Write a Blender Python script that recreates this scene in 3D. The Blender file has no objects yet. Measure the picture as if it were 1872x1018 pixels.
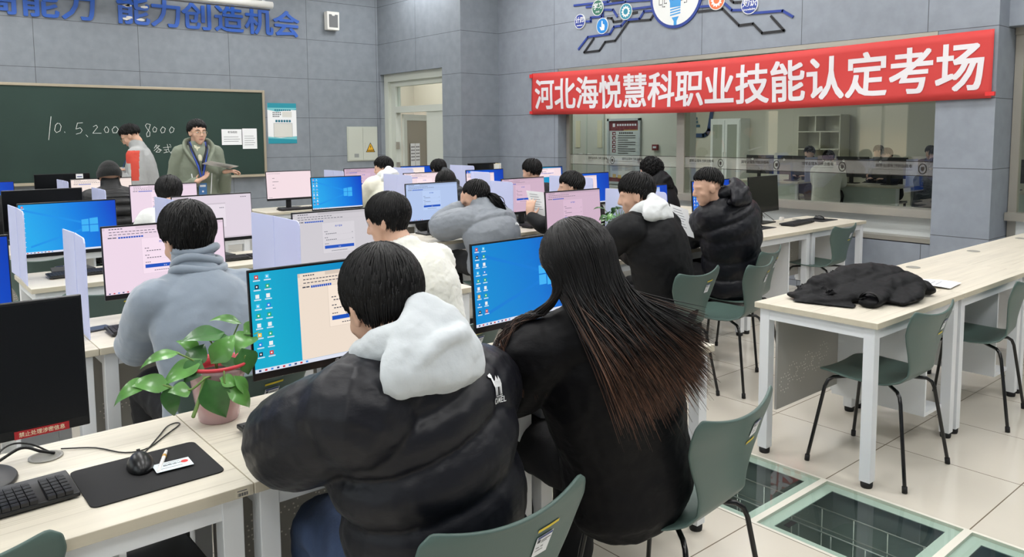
import bpy, bmesh, math, random
from mathutils import Vector as V, Matrix, noise
from mathutils.bvhtree import BVHTree
PI = math.pi
random.seed(11)
S = bpy.context.scene
C = S.collection
# ---------------------------------------------------------------- camera
TH, PITCH, ROLL = math.radians(49.8941), math.radians(5.0955), math.radians(-0.3964)
fw = V((math.cos(TH), math.sin(TH), 0)); rt = V((math.sin(TH), -math.cos(TH), 0)); up = V((0, 0, 1))
f3 = fw * math.cos(PITCH) - up * math.sin(PITCH); u3 = fw * math.sin(PITCH) + up * math.cos(PITCH)
r2 = rt * math.cos(ROLL) + u3 * math.sin(ROLL); u2 = -rt * math.sin(ROLL) + u3 * math.cos(ROLL)
cam = bpy.data.cameras.new('camera'); cam_o = bpy.data.objects.new('camera', cam); C.objects.link(cam_o)
cam_o.matrix_world = Matrix(((r2.x, u2.x, -f3.x, 0), (r2.y, u2.y, -f3.y, 0), (r2.z, u2.z, -f3.z, 1.576), (0, 0, 0, 1)))
cam.sensor_width = 36; cam.lens = 1414 / 1872 * 36; cam.shift_y = -(509 - 372) / 1872
cam.clip_start = .05; cam.clip_end = 200
S.camera = cam_o
# ---------------------------------------------------------------- view, world, light
S.view_settings.view_transform = 'Standard'; S.view_settings.look = 'None'
S.view_settings.gamma = 1; S.view_settings.use_curve_mapping = False
S.view_settings.exposure = 0.0
S.cycles.use_denoising = True
S.cycles.max_bounces = 8; S.cycles.transparent_max_bounces = 16
S.cycles.caustics_reflective = False; S.cycles.caustics_refractive = False
S.cycles.sample_clamp_indirect = 6
W = bpy.data.worlds.new('world'); S.world = W; W.use_nodes = True
wn = W.node_tree.nodes; wl = W.node_tree.links; bg = wn['Background']
tc = wn.new('ShaderNodeTexCoord'); mp = wn.new('ShaderNodeMapping'); mp.inputs['Scale'].default_value = (1.2, 1.2, 3.2)
nz = wn.new('ShaderNodeTexNoise'); nz.inputs['Scale'].default_value = 5; nz.inputs['Detail'].default_value = 7
sx = wn.new('ShaderNodeSeparateXYZ'); rp = wn.new('ShaderNodeValToRGB'); r3 = wn.new('ShaderNodeValToRGB'); mx = wn.new('ShaderNodeMix'); mx.data_type = 'RGBA'
rp.color_ramp.elements[0].position = .38; rp.color_ramp.elements[0].color = (.55, .62, .70, 1)
rp.color_ramp.elements[1].position = .66; rp.color_ramp.elements[1].color = (1, .98, .94, 1)
r3.color_ramp.elements[0].position = 0.0; r3.color_ramp.elements[0].color = (1, .80, .58, 1)
r3.color_ramp.elements[1].position = .16; r3.color_ramp.elements[1].color = (.92, .95, 1, 1)
wl.new(tc.outputs['Generated'], mp.inputs[0]); wl.new(mp.outputs[0], nz.inputs['Vector']); wl.new(nz.outputs['Fac'], rp.inputs[0])
wl.new(tc.outputs['Generated'], sx.inputs[0]); wl.new(sx.outputs['Z'], r3.inputs[0])
mx.blend_type = 'MULTIPLY'; mx.inputs['Factor'].default_value = 1
wl.new(rp.outputs[0], mx.inputs['A']); wl.new(r3.outputs[0], mx.inputs['B']); wl.new(mx.outputs['Result'], bg.inputs[0])
bg.inputs[1].default_value = 2.8
LAMP_W = 27          # one ceiling panel
CEIL = 4.2
# ceiling lamps: position of every panel (x, y); fixtures and their lights are built by ceiling_lamp()
LAMPS = [(x, y) for x in (-1.2, 1.3, 3.9, 6.2) for y in (-.8, 1.9, 4.6, 7.3, 9.7)]
LAMPS_FAR_ADDED = [(8.25, 8.4), (7.6, 12.3), (10.2, 9.4), (13.4, 9.6), (13.4, 12.2), (11, -1), (14.5, -1)]  # unseen panels added to brighten vestibule, corridor and next room, clear of floor reflections
# ---------------------------------------------------------------- materials
def srgb(r, g, b):
    f = lambda c: ((c / 255 + .055) / 1.055) ** 2.4 if c > 10 else c / 255 / 12.92
    return (f(r), f(g), f(b), 1)
MATS = {}
def mat(name, col, rough=.5, metal=0, spec=.5, bump=None, var=None, coat=0, sheen=0, alpha=1, trans=0, emit=None, estr=1):
    """col in sRGB 0-255; bump=(scale, strength[, stretch]); var=(scale, amount[, stretch])"""
    if name in MATS: return MATS[name]
    m = bpy.data.materials.new(name); m.use_nodes = True; n = m.node_tree.nodes; l = m.node_tree.links
    b = n['Principled BSDF']; c = srgb(*col)
    b.inputs['Base Color'].default_value = c; b.inputs['Roughness'].default_value = rough; b.inputs['Metallic'].default_value = metal
    b.inputs['Specular IOR Level'].default_value = spec; b.inputs['Coat Weight'].default_value = coat; b.inputs['Sheen Weight'].default_value = sheen
    b.inputs['Alpha'].default_value = alpha; b.inputs['Transmission Weight'].default_value = trans
    if emit: b.inputs['Emission Color'].default_value = srgb(*emit); b.inputs['Emission Strength'].default_value = estr
    if bump or var:
        t = n.new('ShaderNodeTexCoord')
        def noi(sc, st, det):
            mpn = n.new('ShaderNodeMapping'); mpn.inputs['Scale'].default_value = st
            x = n.new('ShaderNodeTexNoise'); x.inputs['Scale'].default_value = sc; x.inputs['Detail'].default_value = det
            l.new(t.outputs['Object'], mpn.inputs[0]); l.new(mpn.outputs[0], x.inputs['Vector']); return x
        if bump:
            x = noi(bump[0], bump[2] if len(bump) > 2 else (1, 1, 1), 5)
            bp = n.new('ShaderNodeBump'); bp.inputs['Strength'].default_value = bump[1]; bp.inputs['Distance'].default_value = .01
            l.new(x.outputs['Fac'], bp.inputs['Height']); l.new(bp.outputs[0], b.inputs['Normal'])
        if var:
            x = noi(var[0], var[2] if len(var) > 2 else (1, 1, 1), 4)
            q = n.new('ShaderNodeValToRGB'); a = var[1]
            q.color_ramp.elements[0].position = .32; q.color_ramp.elements[1].position = .68
            q.color_ramp.elements[0].color = tuple(v * (1 - a) for v in c[:3]) + (1,); q.color_ramp.elements[1].color = tuple(min(1, v * (1 + a)) for v in c[:3]) + (1,)
            l.new(x.outputs['Fac'], q.inputs[0]); l.new(q.outputs[0], b.inputs['Base Color'])
    MATS[name] = m; return m
def emi(name, col, k=1.0):
    if name in MATS: return MATS[name]
    return mat(name, (10, 10, 10), .35, spec=.3, emit=col, estr=k)
def tiles(name, col, ua, uoff, ustep, va, voff, vstep, w, dark, rough, var, bump=.15, spec=.5, coat=0, rep=None):
    """panelled surface with joints at uoff+k*ustep on axis ua and voff+k*vstep on axis va (world metres)"""
    m = mat(name, col, rough, spec=spec, coat=coat, var=var); n = m.node_tree.nodes; l = m.node_tree.links; b = n['Principled BSDF']
    g = n.new('ShaderNodeNewGeometry'); s = n.new('ShaderNodeSeparateXYZ'); l.new(g.outputs['Position'], s.inputs[0])
    def line(ax, off, step):
        a = n.new('ShaderNodeMath'); a.operation = 'SUBTRACT'; l.new(s.outputs[ax], a.inputs[0]); a.inputs[1].default_value = off - step * 50 - step / 2
        d = n.new('ShaderNodeMath'); d.operation = 'MODULO'; l.new(a.outputs[0], d.inputs[0]); d.inputs[1].default_value = step
        e = n.new('ShaderNodeMath'); e.operation = 'COMPARE'; l.new(d.outputs[0], e.inputs[0]); e.inputs[1].default_value = step / 2; e.inputs[2].default_value = w / 2
        return e
    a, c = line(ua, uoff, ustep), line(va, voff, vstep)
    o = n.new('ShaderNodeMath'); o.operation = 'MAXIMUM'; l.new(a.outputs[0], o.inputs[0]); l.new(c.outputs[0], o.inputs[1])
    q = n.new('ShaderNodeMix'); q.data_type = 'RGBA'; l.new(o.outputs[0], q.inputs['Factor'])
    src = b.inputs['Base Color'].links[0].from_socket if b.inputs['Base Color'].links else None
    if src: l.new(src, q.inputs['A'])
    else: q.inputs['A'].default_value = srgb(*col)
    q.inputs['B'].default_value = srgb(*dark); l.new(q.outputs['Result'], b.inputs['Base Color'])
    return m
def glass_mat(name, tint=(.93, .97, .95), refl=1.45, rough=0, mn=.04):
    """thin pane: transparent body with mirror-like fresnel reflection"""
    if name in MATS: return MATS[name]
    m = bpy.data.materials.new(name); m.use_nodes = True; n = m.node_tree.nodes; l = m.node_tree.links; n.clear()
    o = n.new('ShaderNodeOutputMaterial'); t = n.new('ShaderNodeBsdfTransparent'); g = n.new('ShaderNodeBsdfGlossy'); x = n.new('ShaderNodeMixShader'); f = n.new('ShaderNodeFresnel')
    t.inputs[0].default_value = tint + (1,); g.inputs['Roughness'].default_value = rough; f.inputs[0].default_value = refl
    k = n.new('ShaderNodeMath'); k.operation = 'MAXIMUM'; k.inputs[1].default_value = mn; l.new(f.outputs[0], k.inputs[0])
    gn = n.new('ShaderNodeNewGeometry'); iv = n.new('ShaderNodeMath'); iv.operation = 'SUBTRACT'; iv.inputs[0].default_value = 1; l.new(gn.outputs['Backfacing'], iv.inputs[1])
    k2 = n.new('ShaderNodeMath'); k2.operation = 'MULTIPLY'; l.new(k.outputs[0], k2.inputs[0]); l.new(iv.outputs[0], k2.inputs[1]); k = k2     # the back faces of a pane only let light through
    l.new(k.outputs[0], x.inputs[0]); l.new(t.outputs[0], x.inputs[1]); l.new(g.outputs[0], x.inputs[2]); l.new(x.outputs[0], o.inputs[0])
    MATS[name] = m; return m
# ---------------------------------------------------------------- mesh builder
class MB:
    def __init__(s): s.v = []; s.f = []; s.m = []; s.sm = []
    def add(s, vs, fs, m=0, smooth=False):
        o = len(s.v); s.v += [tuple(v) for v in vs]
        for f in fs: s.f.append(tuple(o + i for i in f)); s.m.append(m); s.sm.append(smooth)
        return s
    def box(s, x0, x1, y0, y1, z0, z1, m=0):
        return s.add([(x, y, z) for z in (z0, z1) for y in (y0, y1) for x in (x0, x1)], [(0, 2, 3, 1), (4, 5, 7, 6), (0, 1, 5, 4), (2, 6, 7, 3), (0, 4, 6, 2), (1, 3, 7, 5)], m)
    def obox(s, c, sz, M, m=0):
        """box of size sz centred at c, turned by the 3x3 matrix M"""
        vs = [V(c) + M @ V((x * sz[0] / 2, y * sz[1] / 2, z * sz[2] / 2)) for z in (-1, 1) for y in (-1, 1) for x in (-1, 1)]
        return s.add(vs, [(0, 2, 3, 1), (4, 5, 7, 6), (0, 1, 5, 4), (2, 6, 7, 3), (0, 4, 6, 2), (1, 3, 7, 5)], m)
    def quad(s, a, b, c, d, m=0): return s.add([a, b, c, d], [(0, 1, 2, 3)], m)
    def tube(s, P, R, n=12, m=0, hint=None, caps=True, round_=True):
        """lofted tube through P; R: radius or (a along the hint side, b across) per point"""
        P = [V(p) for p in P]; k = len(P)
        R = [(r, r) if not isinstance(r, (tuple, list)) else r for r in (R if isinstance(R, (list,)) else [R] * k)]
        T = [((P[min(i + 1, k - 1)] - P[max(i - 1, 0)]).normalized()) for i in range(k)]
        if caps and round_:
            def capd(i, sg):
                out = []
                for a in (.45, .8, 1.0):
                    h = math.sqrt(max(0, 1 - a * a)) if a < 1 else .08
                    r = min(R[i]); out.append((P[i] + T[i] * sg * r * a * .75, (R[i][0] * max(h, .08), R[i][1] * max(h, .08)), T[i]))
                return out
            A = capd(0, -1)[::-1]; B = capd(k - 1, 1)
            P = [a[0] for a in A] + P + [b[0] for b in B]; R = [a[1] for a in A] + R + [b[1] for b in B]; T = [a[2] for a in A] + T + [b[2] for b in B]; k = len(P)
        up_ = V(hint) if hint is not None and not isinstance(hint, list) else None
        vs = []; side = None
        for i in range(k):
            if isinstance(hint, list): h = V(hint[min(max(i - (3 if caps and round_ else 0), 0), len(hint) - 1)])
            elif up_: h = up_
            else: h = side if side is not None else (V((1, 0, 0)) if abs(T[i].x) < .8 else V((0, 1, 0)))
            a = h - T[i] * h.dot(T[i])
            if a.length < 1e-4: a = T[i].orthogonal()
            a.normalize(); side = a; b = T[i].cross(a)
            for j in range(n):
                t = 2 * PI * j / n; vs.append(P[i] + a * math.cos(t) * R[i][0] + b * math.sin(t) * R[i][1])
        fs = [(i * n + j, i * n + (j + 1) % n, (i + 1) * n + (j + 1) % n, (i + 1) * n + j) for i in range(k - 1) for j in range(n)]
        if caps: fs += [tuple(range(n))[::-1], tuple((k - 1) * n + j for j in range(n))]
        return s.add(vs, fs, m, True)
    def lathe(s, prof, n=32, m=0, c=(0, 0, 0), sc=(1, 1)):
        vs = [(c[0] + r * math.cos(2 * PI * j / n) * sc[0], c[1] + r * math.sin(2 * PI * j / n) * sc[1], c[2] + z) for r, z in prof for j in range(n)]
        k = len(prof)
        fs = [(i * n + j, i * n + (j + 1) % n, (i + 1) * n + (j + 1) % n, (i + 1) * n + j) for i in range(k - 1) for j in range(n)]
        if prof[0][0] > 1e-6: fs.append(tuple(range(n))[::-1])
        if prof[-1][0] > 1e-6: fs.append(tuple((k - 1) * n + j for j in range(n)))
        return s.add(vs, fs, m, True)
    def ell(s, c, r, M=None, n=16, m=0):
        M = M or Matrix.Identity(3); vs = []; k = n // 2
        for i in range(k + 1):
            p = PI * i / k
            for j in range(n):
                t = 2 * PI * j / n; vs.append(V(c) + M @ V((r[0] * max(math.sin(p), .02) * math.cos(t), r[1] * max(math.sin(p), .02) * math.sin(t), r[2] * math.cos(p))))
        fs = [(i * n + j, (i + 1) * n + j, (i + 1) * n + (j + 1) % n, i * n + (j + 1) % n) for i in range(k) for j in range(n)]
        fs += [tuple(range(n)), tuple(k * n + j for j in range(n))[::-1]]
        return s.add(vs, fs, m, True)
    def prism(s, pts, d, m=0, fr=None):
        """outline pts (2D, ccw) extruded by d; fr=(origin, u, v, normal)"""
        O, u, v, w = fr or (V((0, 0, 0)), V((1, 0, 0)), V((0, 1, 0)), V((0, 0, 1))); n = len(pts)
        vs = [V(O) + V(u) * p[0] + V(v) * p[1] + V(w) * h for h in (0, d) for p in pts]
        fs = [tuple(range(n))[::-1], tuple(range(n, 2 * n))] + [(i, (i + 1) % n, n + (i + 1) % n, n + i) for i in range(n)]
        return s.add(vs, fs, m)
    def disc(s, c, u, v, ru, rv=None, n=24, m=0, d=None):
        rv = rv or ru; pts = [(ru * math.cos(2 * PI * j / n), rv * math.sin(2 * PI * j / n)) for j in range(n)]
        w = V(u).cross(V(v))
        return s.prism(pts, d if d else .0005, m, (V(c), V(u), V(v), w))
    def stroke(s, pts, w, fr, d=.004, m=0):
        """flat bar polyline of width w in the frame fr"""
        for a, b in zip(pts, pts[1:]):
            a = V(a).to_2d() if len(a) > 2 else V(a); b = V(b).to_2d() if len(b) > 2 else V(b)
            t = b - a
            if t.length < 1e-6: continue
            t.normalize(); q = V((-t.y, t.x)) * w / 2; e = t * w * .35
            P = [a - e - q, b + e - q, b + e + q, a - e + q]
            s.prism([tuple(p) for p in P], d, m, fr)
        return s
    def text(s, body, size, fr, m=0, off=0, d=0, align='CENTER', sx=1, shear=0, mirror=False):
        vs, fs = glyphs(body, off, align, shear); O, u, v, w = fr; k = -1 if mirror else 1
        P = [V(O) + V(u) * (p[0] * size * sx * k) + V(v) * (p[1] * size) + V(w) * d for p in vs]
        return s.add(P, fs, m)
    def mesh(s, name):
        me = bpy.data.meshes.new(name); me.from_pydata(s.v, [], s.f)
        me.polygons.foreach_set('material_index', s.m); me.polygons.foreach_set('use_smooth', s.sm); me.update(); return me
_gl = {}
def glyphs(body, off=0, align='CENTER', shear=0):
    k = (body, off, align, shear)
    if k in _gl: return _gl[k]
    c = bpy.data.curves.new('t', 'FONT'); c.body = body; c.offset = off; c.align_x = align; c.shear = shear; c.resolution_u = 3
    o = bpy.data.objects.new('t', c); C.objects.link(o)
    dg = bpy.context.evaluated_depsgraph_get(); me = o.evaluated_get(dg).to_mesh()
    r = ([tuple(v.co) for v in me.vertices], [tuple(p.vertices) for p in me.polygons])
    bpy.data.objects.remove(o); bpy.data.curves.remove(c); _gl[k] = r; return r
def obj(name, mb, mats, parent=None, loc=None, rot=None, fix=False):
    me = mb.mesh(name) if isinstance(mb, MB) else mb
    if fix:
        b = bmesh.new(); b.from_mesh(me); bmesh.ops.recalc_face_normals(b, faces=b.faces); b.to_mesh(me); b.free()
    for m in (mats if isinstance(mats, (list, tuple)) else [mats]): me.materials.append(m)
    o = bpy.data.objects.new(name, me); C.objects.link(o)
    if parent: o.parent = parent
    if loc is not None: o.location = loc
    if rot is not None: o.rotation_euler = rot
    return o
def tag(o, label, cat, group=None, kind=None):
    o['label'] = label; o['category'] = cat
    if group: o['group'] = group
    if kind: o['kind'] = kind
    return o
def thing(name, label, cat, loc=(0, 0, 0), rz=0, group=None):
    o = bpy.data.objects.new(name, None); C.objects.link(o); o.location = loc; o.rotation_euler = (0, 0, rz); o.empty_display_size = .1
    return tag(o, label, cat, group)
def struct(name, mb, mats, **k):
    o = obj(name, mb, mats, **k); o['kind'] = 'structure'; return o
KIDS = {}
def kids(o):
    return [c for c in o.children]
def dup(root, loc, rz=None, label=None, group=None):
    r = root.copy(); C.objects.link(r); r.location = loc
    if rz is not None: r.rotation_euler = (0, 0, rz)
    if label: r['label'] = label
    if group: r['group'] = group
    for ch in root.children:
        c = ch.copy(); C.objects.link(c); c.parent = r
        for g in ch.children:
            d = g.copy(); C.objects.link(d); d.parent = c
    return r
def bevel(o, w=.003, seg=2):
    b = o.modifiers.new('bevel', 'BEVEL'); b.width = w; b.segments = seg; b.limit_method = 'ANGLE'; b.angle_limit = math.radians(40); b.harden_normals = False
    return o
def melt(mb, voxel, smooth=6, disp=None, name='tmp'):
    """fuse the pieces in mb into one continuous smooth surface"""
    me = mb.mesh(name); o = bpy.data.objects.new(name, me); C.objects.link(o)
    r = o.modifiers.new('r', 'REMESH'); r.mode = 'VOXEL'; r.voxel_size = voxel; r.use_smooth_shade = True
    s = o.modifiers.new('s', 'SMOOTH'); s.factor = .5; s.iterations = smooth
    for k, (size, st, depth) in enumerate(disp or []):
        t = bpy.data.textures.new('cl%d' % k, 'CLOUDS'); t.noise_scale = size; t.noise_depth = depth
        d = o.modifiers.new('d%d' % k, 'DISPLACE'); d.texture = t; d.strength = st; d.mid_level = .5; d.texture_coords = 'GLOBAL'
    dg = bpy.context.evaluated_depsgraph_get(); m2 = bpy.data.meshes.new_from_object(o.evaluated_get(dg))
    bpy.data.objects.remove(o); bpy.data.meshes.remove(me); m2.name = name
    for p in m2.polygons: p.use_smooth = True
    return m2
def rotz(a): return Matrix.Rotation(a, 3, 'Z')
def frame_yz(x, nx=-1):   # frame on a wall facing -X: u runs to the viewer's right (-Y), v up
    return (V((x, 0, 0)), V((0, -1, 0)) if nx < 0 else V((0, 1, 0)), V((0, 0, 1)), V((nx, 0, 0)))
def frame_xz(y):          # frame on a wall facing -Y: u runs along +X, v up
    return (V((0, y, 0)), V((1, 0, 0)), V((0, 0, 1)), V((0, -1, 0)))
# ================================================================ room shell
YW, XW, XR, YS = 11.2, 7.277, 6.588, 8.926       # back wall, right wall, recessed wall, step
GX = 7.46                                         # plane of the big inner window
wall_b = tiles('wall_panel_back', (128, 135, 143), 'X', 1.736, 1.205, 'Z', .062, .597, .006, (70, 73, 78), .62, (9, .07))
wall_s = tiles('wall_panel_side', (138, 145, 155), 'Y', 7.73, 1.2, 'Z', .062, .597, .006, (70, 73, 78), .62, (9, .07))
for m in (wall_b, wall_s):
    n = m.node_tree.nodes; l = m.node_tree.links; t = n.new('ShaderNodeTexCoord'); x = n.new('ShaderNodeTexNoise'); x.inputs['Scale'].default_value = 260; bp = n.new('ShaderNodeBump'); bp.inputs['Strength'].default_value = .12; bp.inputs['Distance'].default_value = .004
    l.new(t.outputs['Object'], x.inputs['Vector']); l.new(x.outputs['Fac'], bp.inputs['Height']); l.new(bp.outputs[0], n['Principled BSDF'].inputs['Normal'])
floor_m = tiles('floor_tile', (216, 209, 196), 'X', 3.28, .6, 'Y', 1.687, .6, .005, (120, 108, 92), .09, (1.3, .03), spec=.55)
white_p = mat('white_paint', (232, 231, 226), .55)
grey_steel = mat('brushed_steel', (176, 172, 162), .32, .55, bump=(40, .05, (1, 1, 30)))
ivory = mat('ivory_wall', (214, 212, 200), .6)
frame_w = mat('window_frame_white', (220, 224, 216), .4)
pane = glass_mat('window_pane', (.96, .985, .97), 1.5, 0, .05)
pane_in = glass_mat('inner_pane', (.90, .95, .925), 1.7, 0, .10)
# floor with the trench opening left free (x 2.68..3.28, y -0.11..2.287)
TX0, TX1, TY0, TY1 = 2.68, 3.28, -.713, 2.287
b = MB()
for x0, x1, y0, y1 in ((-3, TX0, -2.6, 11.3), (TX1, 7.9, -2.6, 11.3), (TX0, TX1, -2.6, TY0), (TX0, TX1, TY1, 11.3)):
    b.quad((x0, y0, 0), (x1, y0, 0), (x1, y1, 0), (x0, y1, 0))
struct('floor', b, floor_m)
b = MB().quad((7.9, -2.6, 0), (16.6, -2.6, 0), (16.6, 13.5, 0), (7.9, 13.5, 0)).quad((6.5, 11.3, 0), (7.9, 11.3, 0), (7.9, 13.5, 0), (6.5, 13.5, 0))
struct('floor_neighbour', b, mat('floor_far', (190, 184, 172), .2))
struct('ceiling', MB().quad((-3, -2.6, CEIL), (-3, 11.3, CEIL), (7.9, 11.3, CEIL), (7.9, -2.6, CEIL)), mat('ceiling_white', (226, 227, 226), .8))
struct('ceiling_neighbour', MB().quad((7.9, -2.6, 3.3), (7.9, 13.5, 3.3), (16.6, 13.5, 3.3), (16.6, -2.6, 3.3)).quad((6.5, 11.3, 3.3), (6.5, 13.5, 3.3), (7.9, 13.5, 3.3), (7.9, 11.3, 3.3)), mat('ceiling_white', (226, 227, 226), .8))
struct('wall_back', MB().box(-3.2, XR, YW, YW + .2, 0, CEIL), wall_b)
# recessed wall with the door opening y 9.39..11.12, z 0..2.56
b = MB(); T = .28
b.box(XR, XR + T, 11.14, YW + .2, 0, CEIL); b.box(XR, XR + T, YS, 9.39, 0, CEIL); b.box(XR, XR + T, 9.39, 11.14, 2.56, CEIL)
struct('wall_recess', b, tiles('wall_panel_recess', (128, 135, 143), 'Y', 10.08, 1.2, 'Z', .062, .597, .006, (70, 73, 78), .62, (9, .07)))
struct('wall_step', MB().box(XR + T, XW, YS, YS + .12, 0, CEIL), wall_b)
# right wall: piers, lintel and dado around the inner window y 2.84..7.66, z .57..2.45
b = MB(); X2 = XW + .25
b.box(XW, X2, 7.66, YS + .12, 0, CEIL); b.box(XW, X2, 2.84, 7.66, 2.45, CEIL); b.box(XW + .03, X2, 2.84, 7.66, 0, .56)
b.box(XW, 7.75, 2.37, 2.84, 0, CEIL)                                     # pillar
b.box(7.51, 7.75, -2.6, 2.37, 2.46, CEIL); b.box(7.55, 7.75, -2.6, 2.37, 0, .56)
struct('wall_right', b, wall_s)
b = MB()
wins = [(7.55, 8.75), (10.75, 11.15), (4.3, 6.5), (1.0, 3.3), (-2.0, 0.1)]; ZS, ZT = .95, 3.0; ys = -2.6
for y0, y1 in sorted(wins): b.box(-3.2, -3, ys, y0, 0, CEIL); b.box(-3.2, -3, y0, y1, 0, ZS); b.box(-3.2, -3, y0, y1, ZT, CEIL); ys = y1
b.box(-3.2, -3, ys, 11.4, 0, CEIL)
struct('wall_left', b, wall_s)
struct('wall_front', MB().box(-3.2, 7.9, -2.8, -2.6, 0, CEIL), wall_b)
for i, (y0, y1) in enumerate(wins):
    f = MB(); x0, x1 = -3.13, -3.06
    f.box(x0, x1, y0, y1, ZS, ZS + .05); f.box(x0, x1, y0, y1, ZT - .05, ZT); f.box(x0, x1, y0, y0 + .05, ZS, ZT); f.box(x0, x1, y1 - .05, y1, ZS, ZT)
    f.box(x0, x1, y0, y1, 2.25, 2.29)
    if y1 - y0 > .6: f.box(x0, x1, (y0 + y1) / 2 - .025, (y0 + y1) / 2 + .025, ZS, ZT)
    w = struct('window_%d' % (i + 1), f, frame_w)
    obj('pane', MB().box(-3.1, -3.094, y0 + .04, y1 - .04, ZS + .04, ZT - .04), pane, w)
    a = bpy.data.lights.new('sky_portal', 'AREA'); a.shape = 'RECTANGLE'; a.size = ZT - ZS; a.size_y = y1 - y0; a.cycles.is_portal = True
    o = bpy.data.objects.new('sky_portal', a); C.objects.link(o); o.location = (-3.18, (y0 + y1) / 2, (ZS + ZT) / 2); o.rotation_euler = (0, -PI / 2, 0)
# ---- big inner window: steel lined opening, glass above and a white glass apron below
b = MB()
b.box(XW + .002, GX + .04, 2.845, 7.655, 2.40, 2.452); b.box(XW + .02, GX + .05, 2.845, 7.655, .80, .875); b.box(XW + .035, GX + .05, 2.845, 7.655, .57, .612)
b.box(GX - .03, GX + .04, 7.60, 7.655, .61, 2.40); b.box(GX - .02, GX + .04, 2.845, 2.88, .61, 2.40)
w6 = struct('window_6', b, grey_steel)
obj('post', MB().box(GX - .02, GX + .09, 5.68, 5.79, .875, 2.40), grey_steel, w6)
g = MB()
for y0, y1 in ((5.79, 6.93), (6.935, 7.6), (4.30, 5.68), (2.88, 4.295)): g.box(GX, GX + .01, y0, y1, .875, 2.40)
obj('pane', g, pane_in, w6)
obj('apron', MB().box(GX - .01, GX + .02, 2.88, 7.6, .612, .80), mat('apron_glass', (240, 244, 242), .3), w6)
frost = mat('frosted_film', (222, 220, 212), .5, alpha=.11)
ink = mat('film_ink', (42, 36, 32), .6)
b = MB().box(GX - .004, GX - .002, 2.88, 7.6, 1.172, 1.302)
obj('frosted_band', b, frost, w6)
b = MB()
for z in (1.172, 1.302): b.box(GX - .0055, GX - .0045, 2.88, 7.6, z - .003, z + .003)
for yc in (6.95, 6.35, 5.30, 4.60, 3.88, 3.12):
    fr = (V((GX - .0055, yc + .14, 1.245)), V((0, -1, 0)), V((0, 0, 1)), V((-1, 0, 0)))
    b.text('承德应用技术职业学院', .036, fr, mirror=True, off=.01, sx=.95)
    b.box(GX - .0055, GX - .0045, yc - .03, yc + .31, 1.222, 1.2235)
    q = [(.034 * math.cos(t * PI / 12), .045 * math.sin(t * PI / 12)) for t in range(25)]
    b.stroke(q, .007, (V((GX - .0045, yc - .12, 1.236)), V((0, -1, 0)), V((0, 0, 1)), V((-1, 0, 0))), .001)
    b.prism([(-.014, .018), (-.014, -.01), (0, -.022), (.014, -.01), (.014, .018)], .001, 0, (V((GX - .0045, yc - .12, 1.236)), V((0, -1, 0)), V((0, 0, 1)), V((-1, 0, 0))))
obj('lettering', b, ink, w6)
# ---- second inner window past the pillar
b = MB()
b.box(7.68, 7.75, 2.30, 2.365, .56, 2.46); b.box(7.60, 7.75, -2.6, 2.365, .80, .87); b.box(7.66, 7.75, -2.6, 2.365, 2.40, 2.46)
w7 = struct('window_7', b, grey_steel)
obj('pane', MB().box(7.70, 7.71, -2.6, 2.3, .87, 2.40), pane_in, w7)
obj('apron', MB().box(7.69, 7.72, -2.6, 2.3, .56, .80), MATS['apron_glass'], w7)
# ---- door with transom in the recessed wall
b = MB(); a0, a1 = XR + .12, XR + .22
b.box(a0 - .05, a1, 11.02, 11.14, 0, 2.56); b.box(a0 - .05, a1, 9.39, 9.47, 0, 2.56); b.box(a0 - .05, a1, 9.47, 11.02, 2.44, 2.56)
b.box(a0, a1, 10.88, 11.02, 0, 2.44); b.box(a0, a1, 9.47, 10.88, 1.94, 2.04); b.box(a0, a1, 9.47, 10.88, 2.36, 2.44)
d1 = struct('door_1', b, mat('door_frame_grey', (196, 201, 192), .45))
obj('transom_pane', MB().box(a0 + .04, a0 + .05, 9.47, 10.88, 2.04, 2.36), pane, d1)
b = MB().box(a0 + .02, a0 + .06, 9.47, 10.02, .02, 1.94); obj('fixed_leaf', b, MATS['door_frame_grey'], d1)
b = MB()
for y0, y1, z0, z1 in ((0, .10, 0, 1.9), (.8, .9, 0, 1.9), (.1, .8, 1.8, 1.9), (.1, .8, 0, .1)): b.box(y0, y1, -.02, .02, z0, z1)
lf = obj('open_leaf', b, MATS['door_frame_grey'], d1, (a1 + .02, 10.86, .02), (0, 0, math.radians(28)))
obj('leaf_panel', MB().box(.1, .8, -.006, .006, .1, 1.8), mat('door_panel', (150, 145, 132), .3), lf)
b = MB()
for z in (1.35, 1.02): b.box(a0 - .012, a0 + .02, 10.80, 10.87, z, z + .12)
obj('lock', b, grey_steel, d1)
# room behind the door
struct('wall_corridor', MB().box(8.7, 8.8, 9.12, 13.5, 0, 3.3).box(6.5, 8.7, 13.4, 13.5, 0, 3.3).box(6.4, 6.5, 11.4, 13.5, 0, 3.3), mat('corridor_wall', (206, 200, 186), .6))
# ================================================================ desks
DZ = .755
wood = mat('bleached_wood', (213, 206, 190), .42, var=(6, .07, (.25, 3.5, 3)), bump=(30, .05, (.12, 1, 1)))
n_ = wood.node_tree.nodes; l_ = wood.node_tree.links                   # thin dark grain streaks along the top
t_ = n_.new('ShaderNodeTexCoord'); m_ = n_.new('ShaderNodeMapping'); m_.inputs['Scale'].default_value = (.35, 26, 3); x_ = n_.new('ShaderNodeTexNoise'); x_.inputs['Scale'].default_value = 4; x_.inputs['Detail'].default_value = 3
q_ = n_.new('ShaderNodeValToRGB'); q_.color_ramp.elements[0].position = .33; q_.color_ramp.elements[0].color = (.72, .70, .66, 1); q_.color_ramp.elements[1].position = .42; q_.color_ramp.elements[1].color = (1, 1, 1, 1)
mm_ = n_.new('ShaderNodeMix'); mm_.data_type = 'RGBA'; mm_.blend_type = 'MULTIPLY'; mm_.inputs['Factor'].default_value = .8
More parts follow.
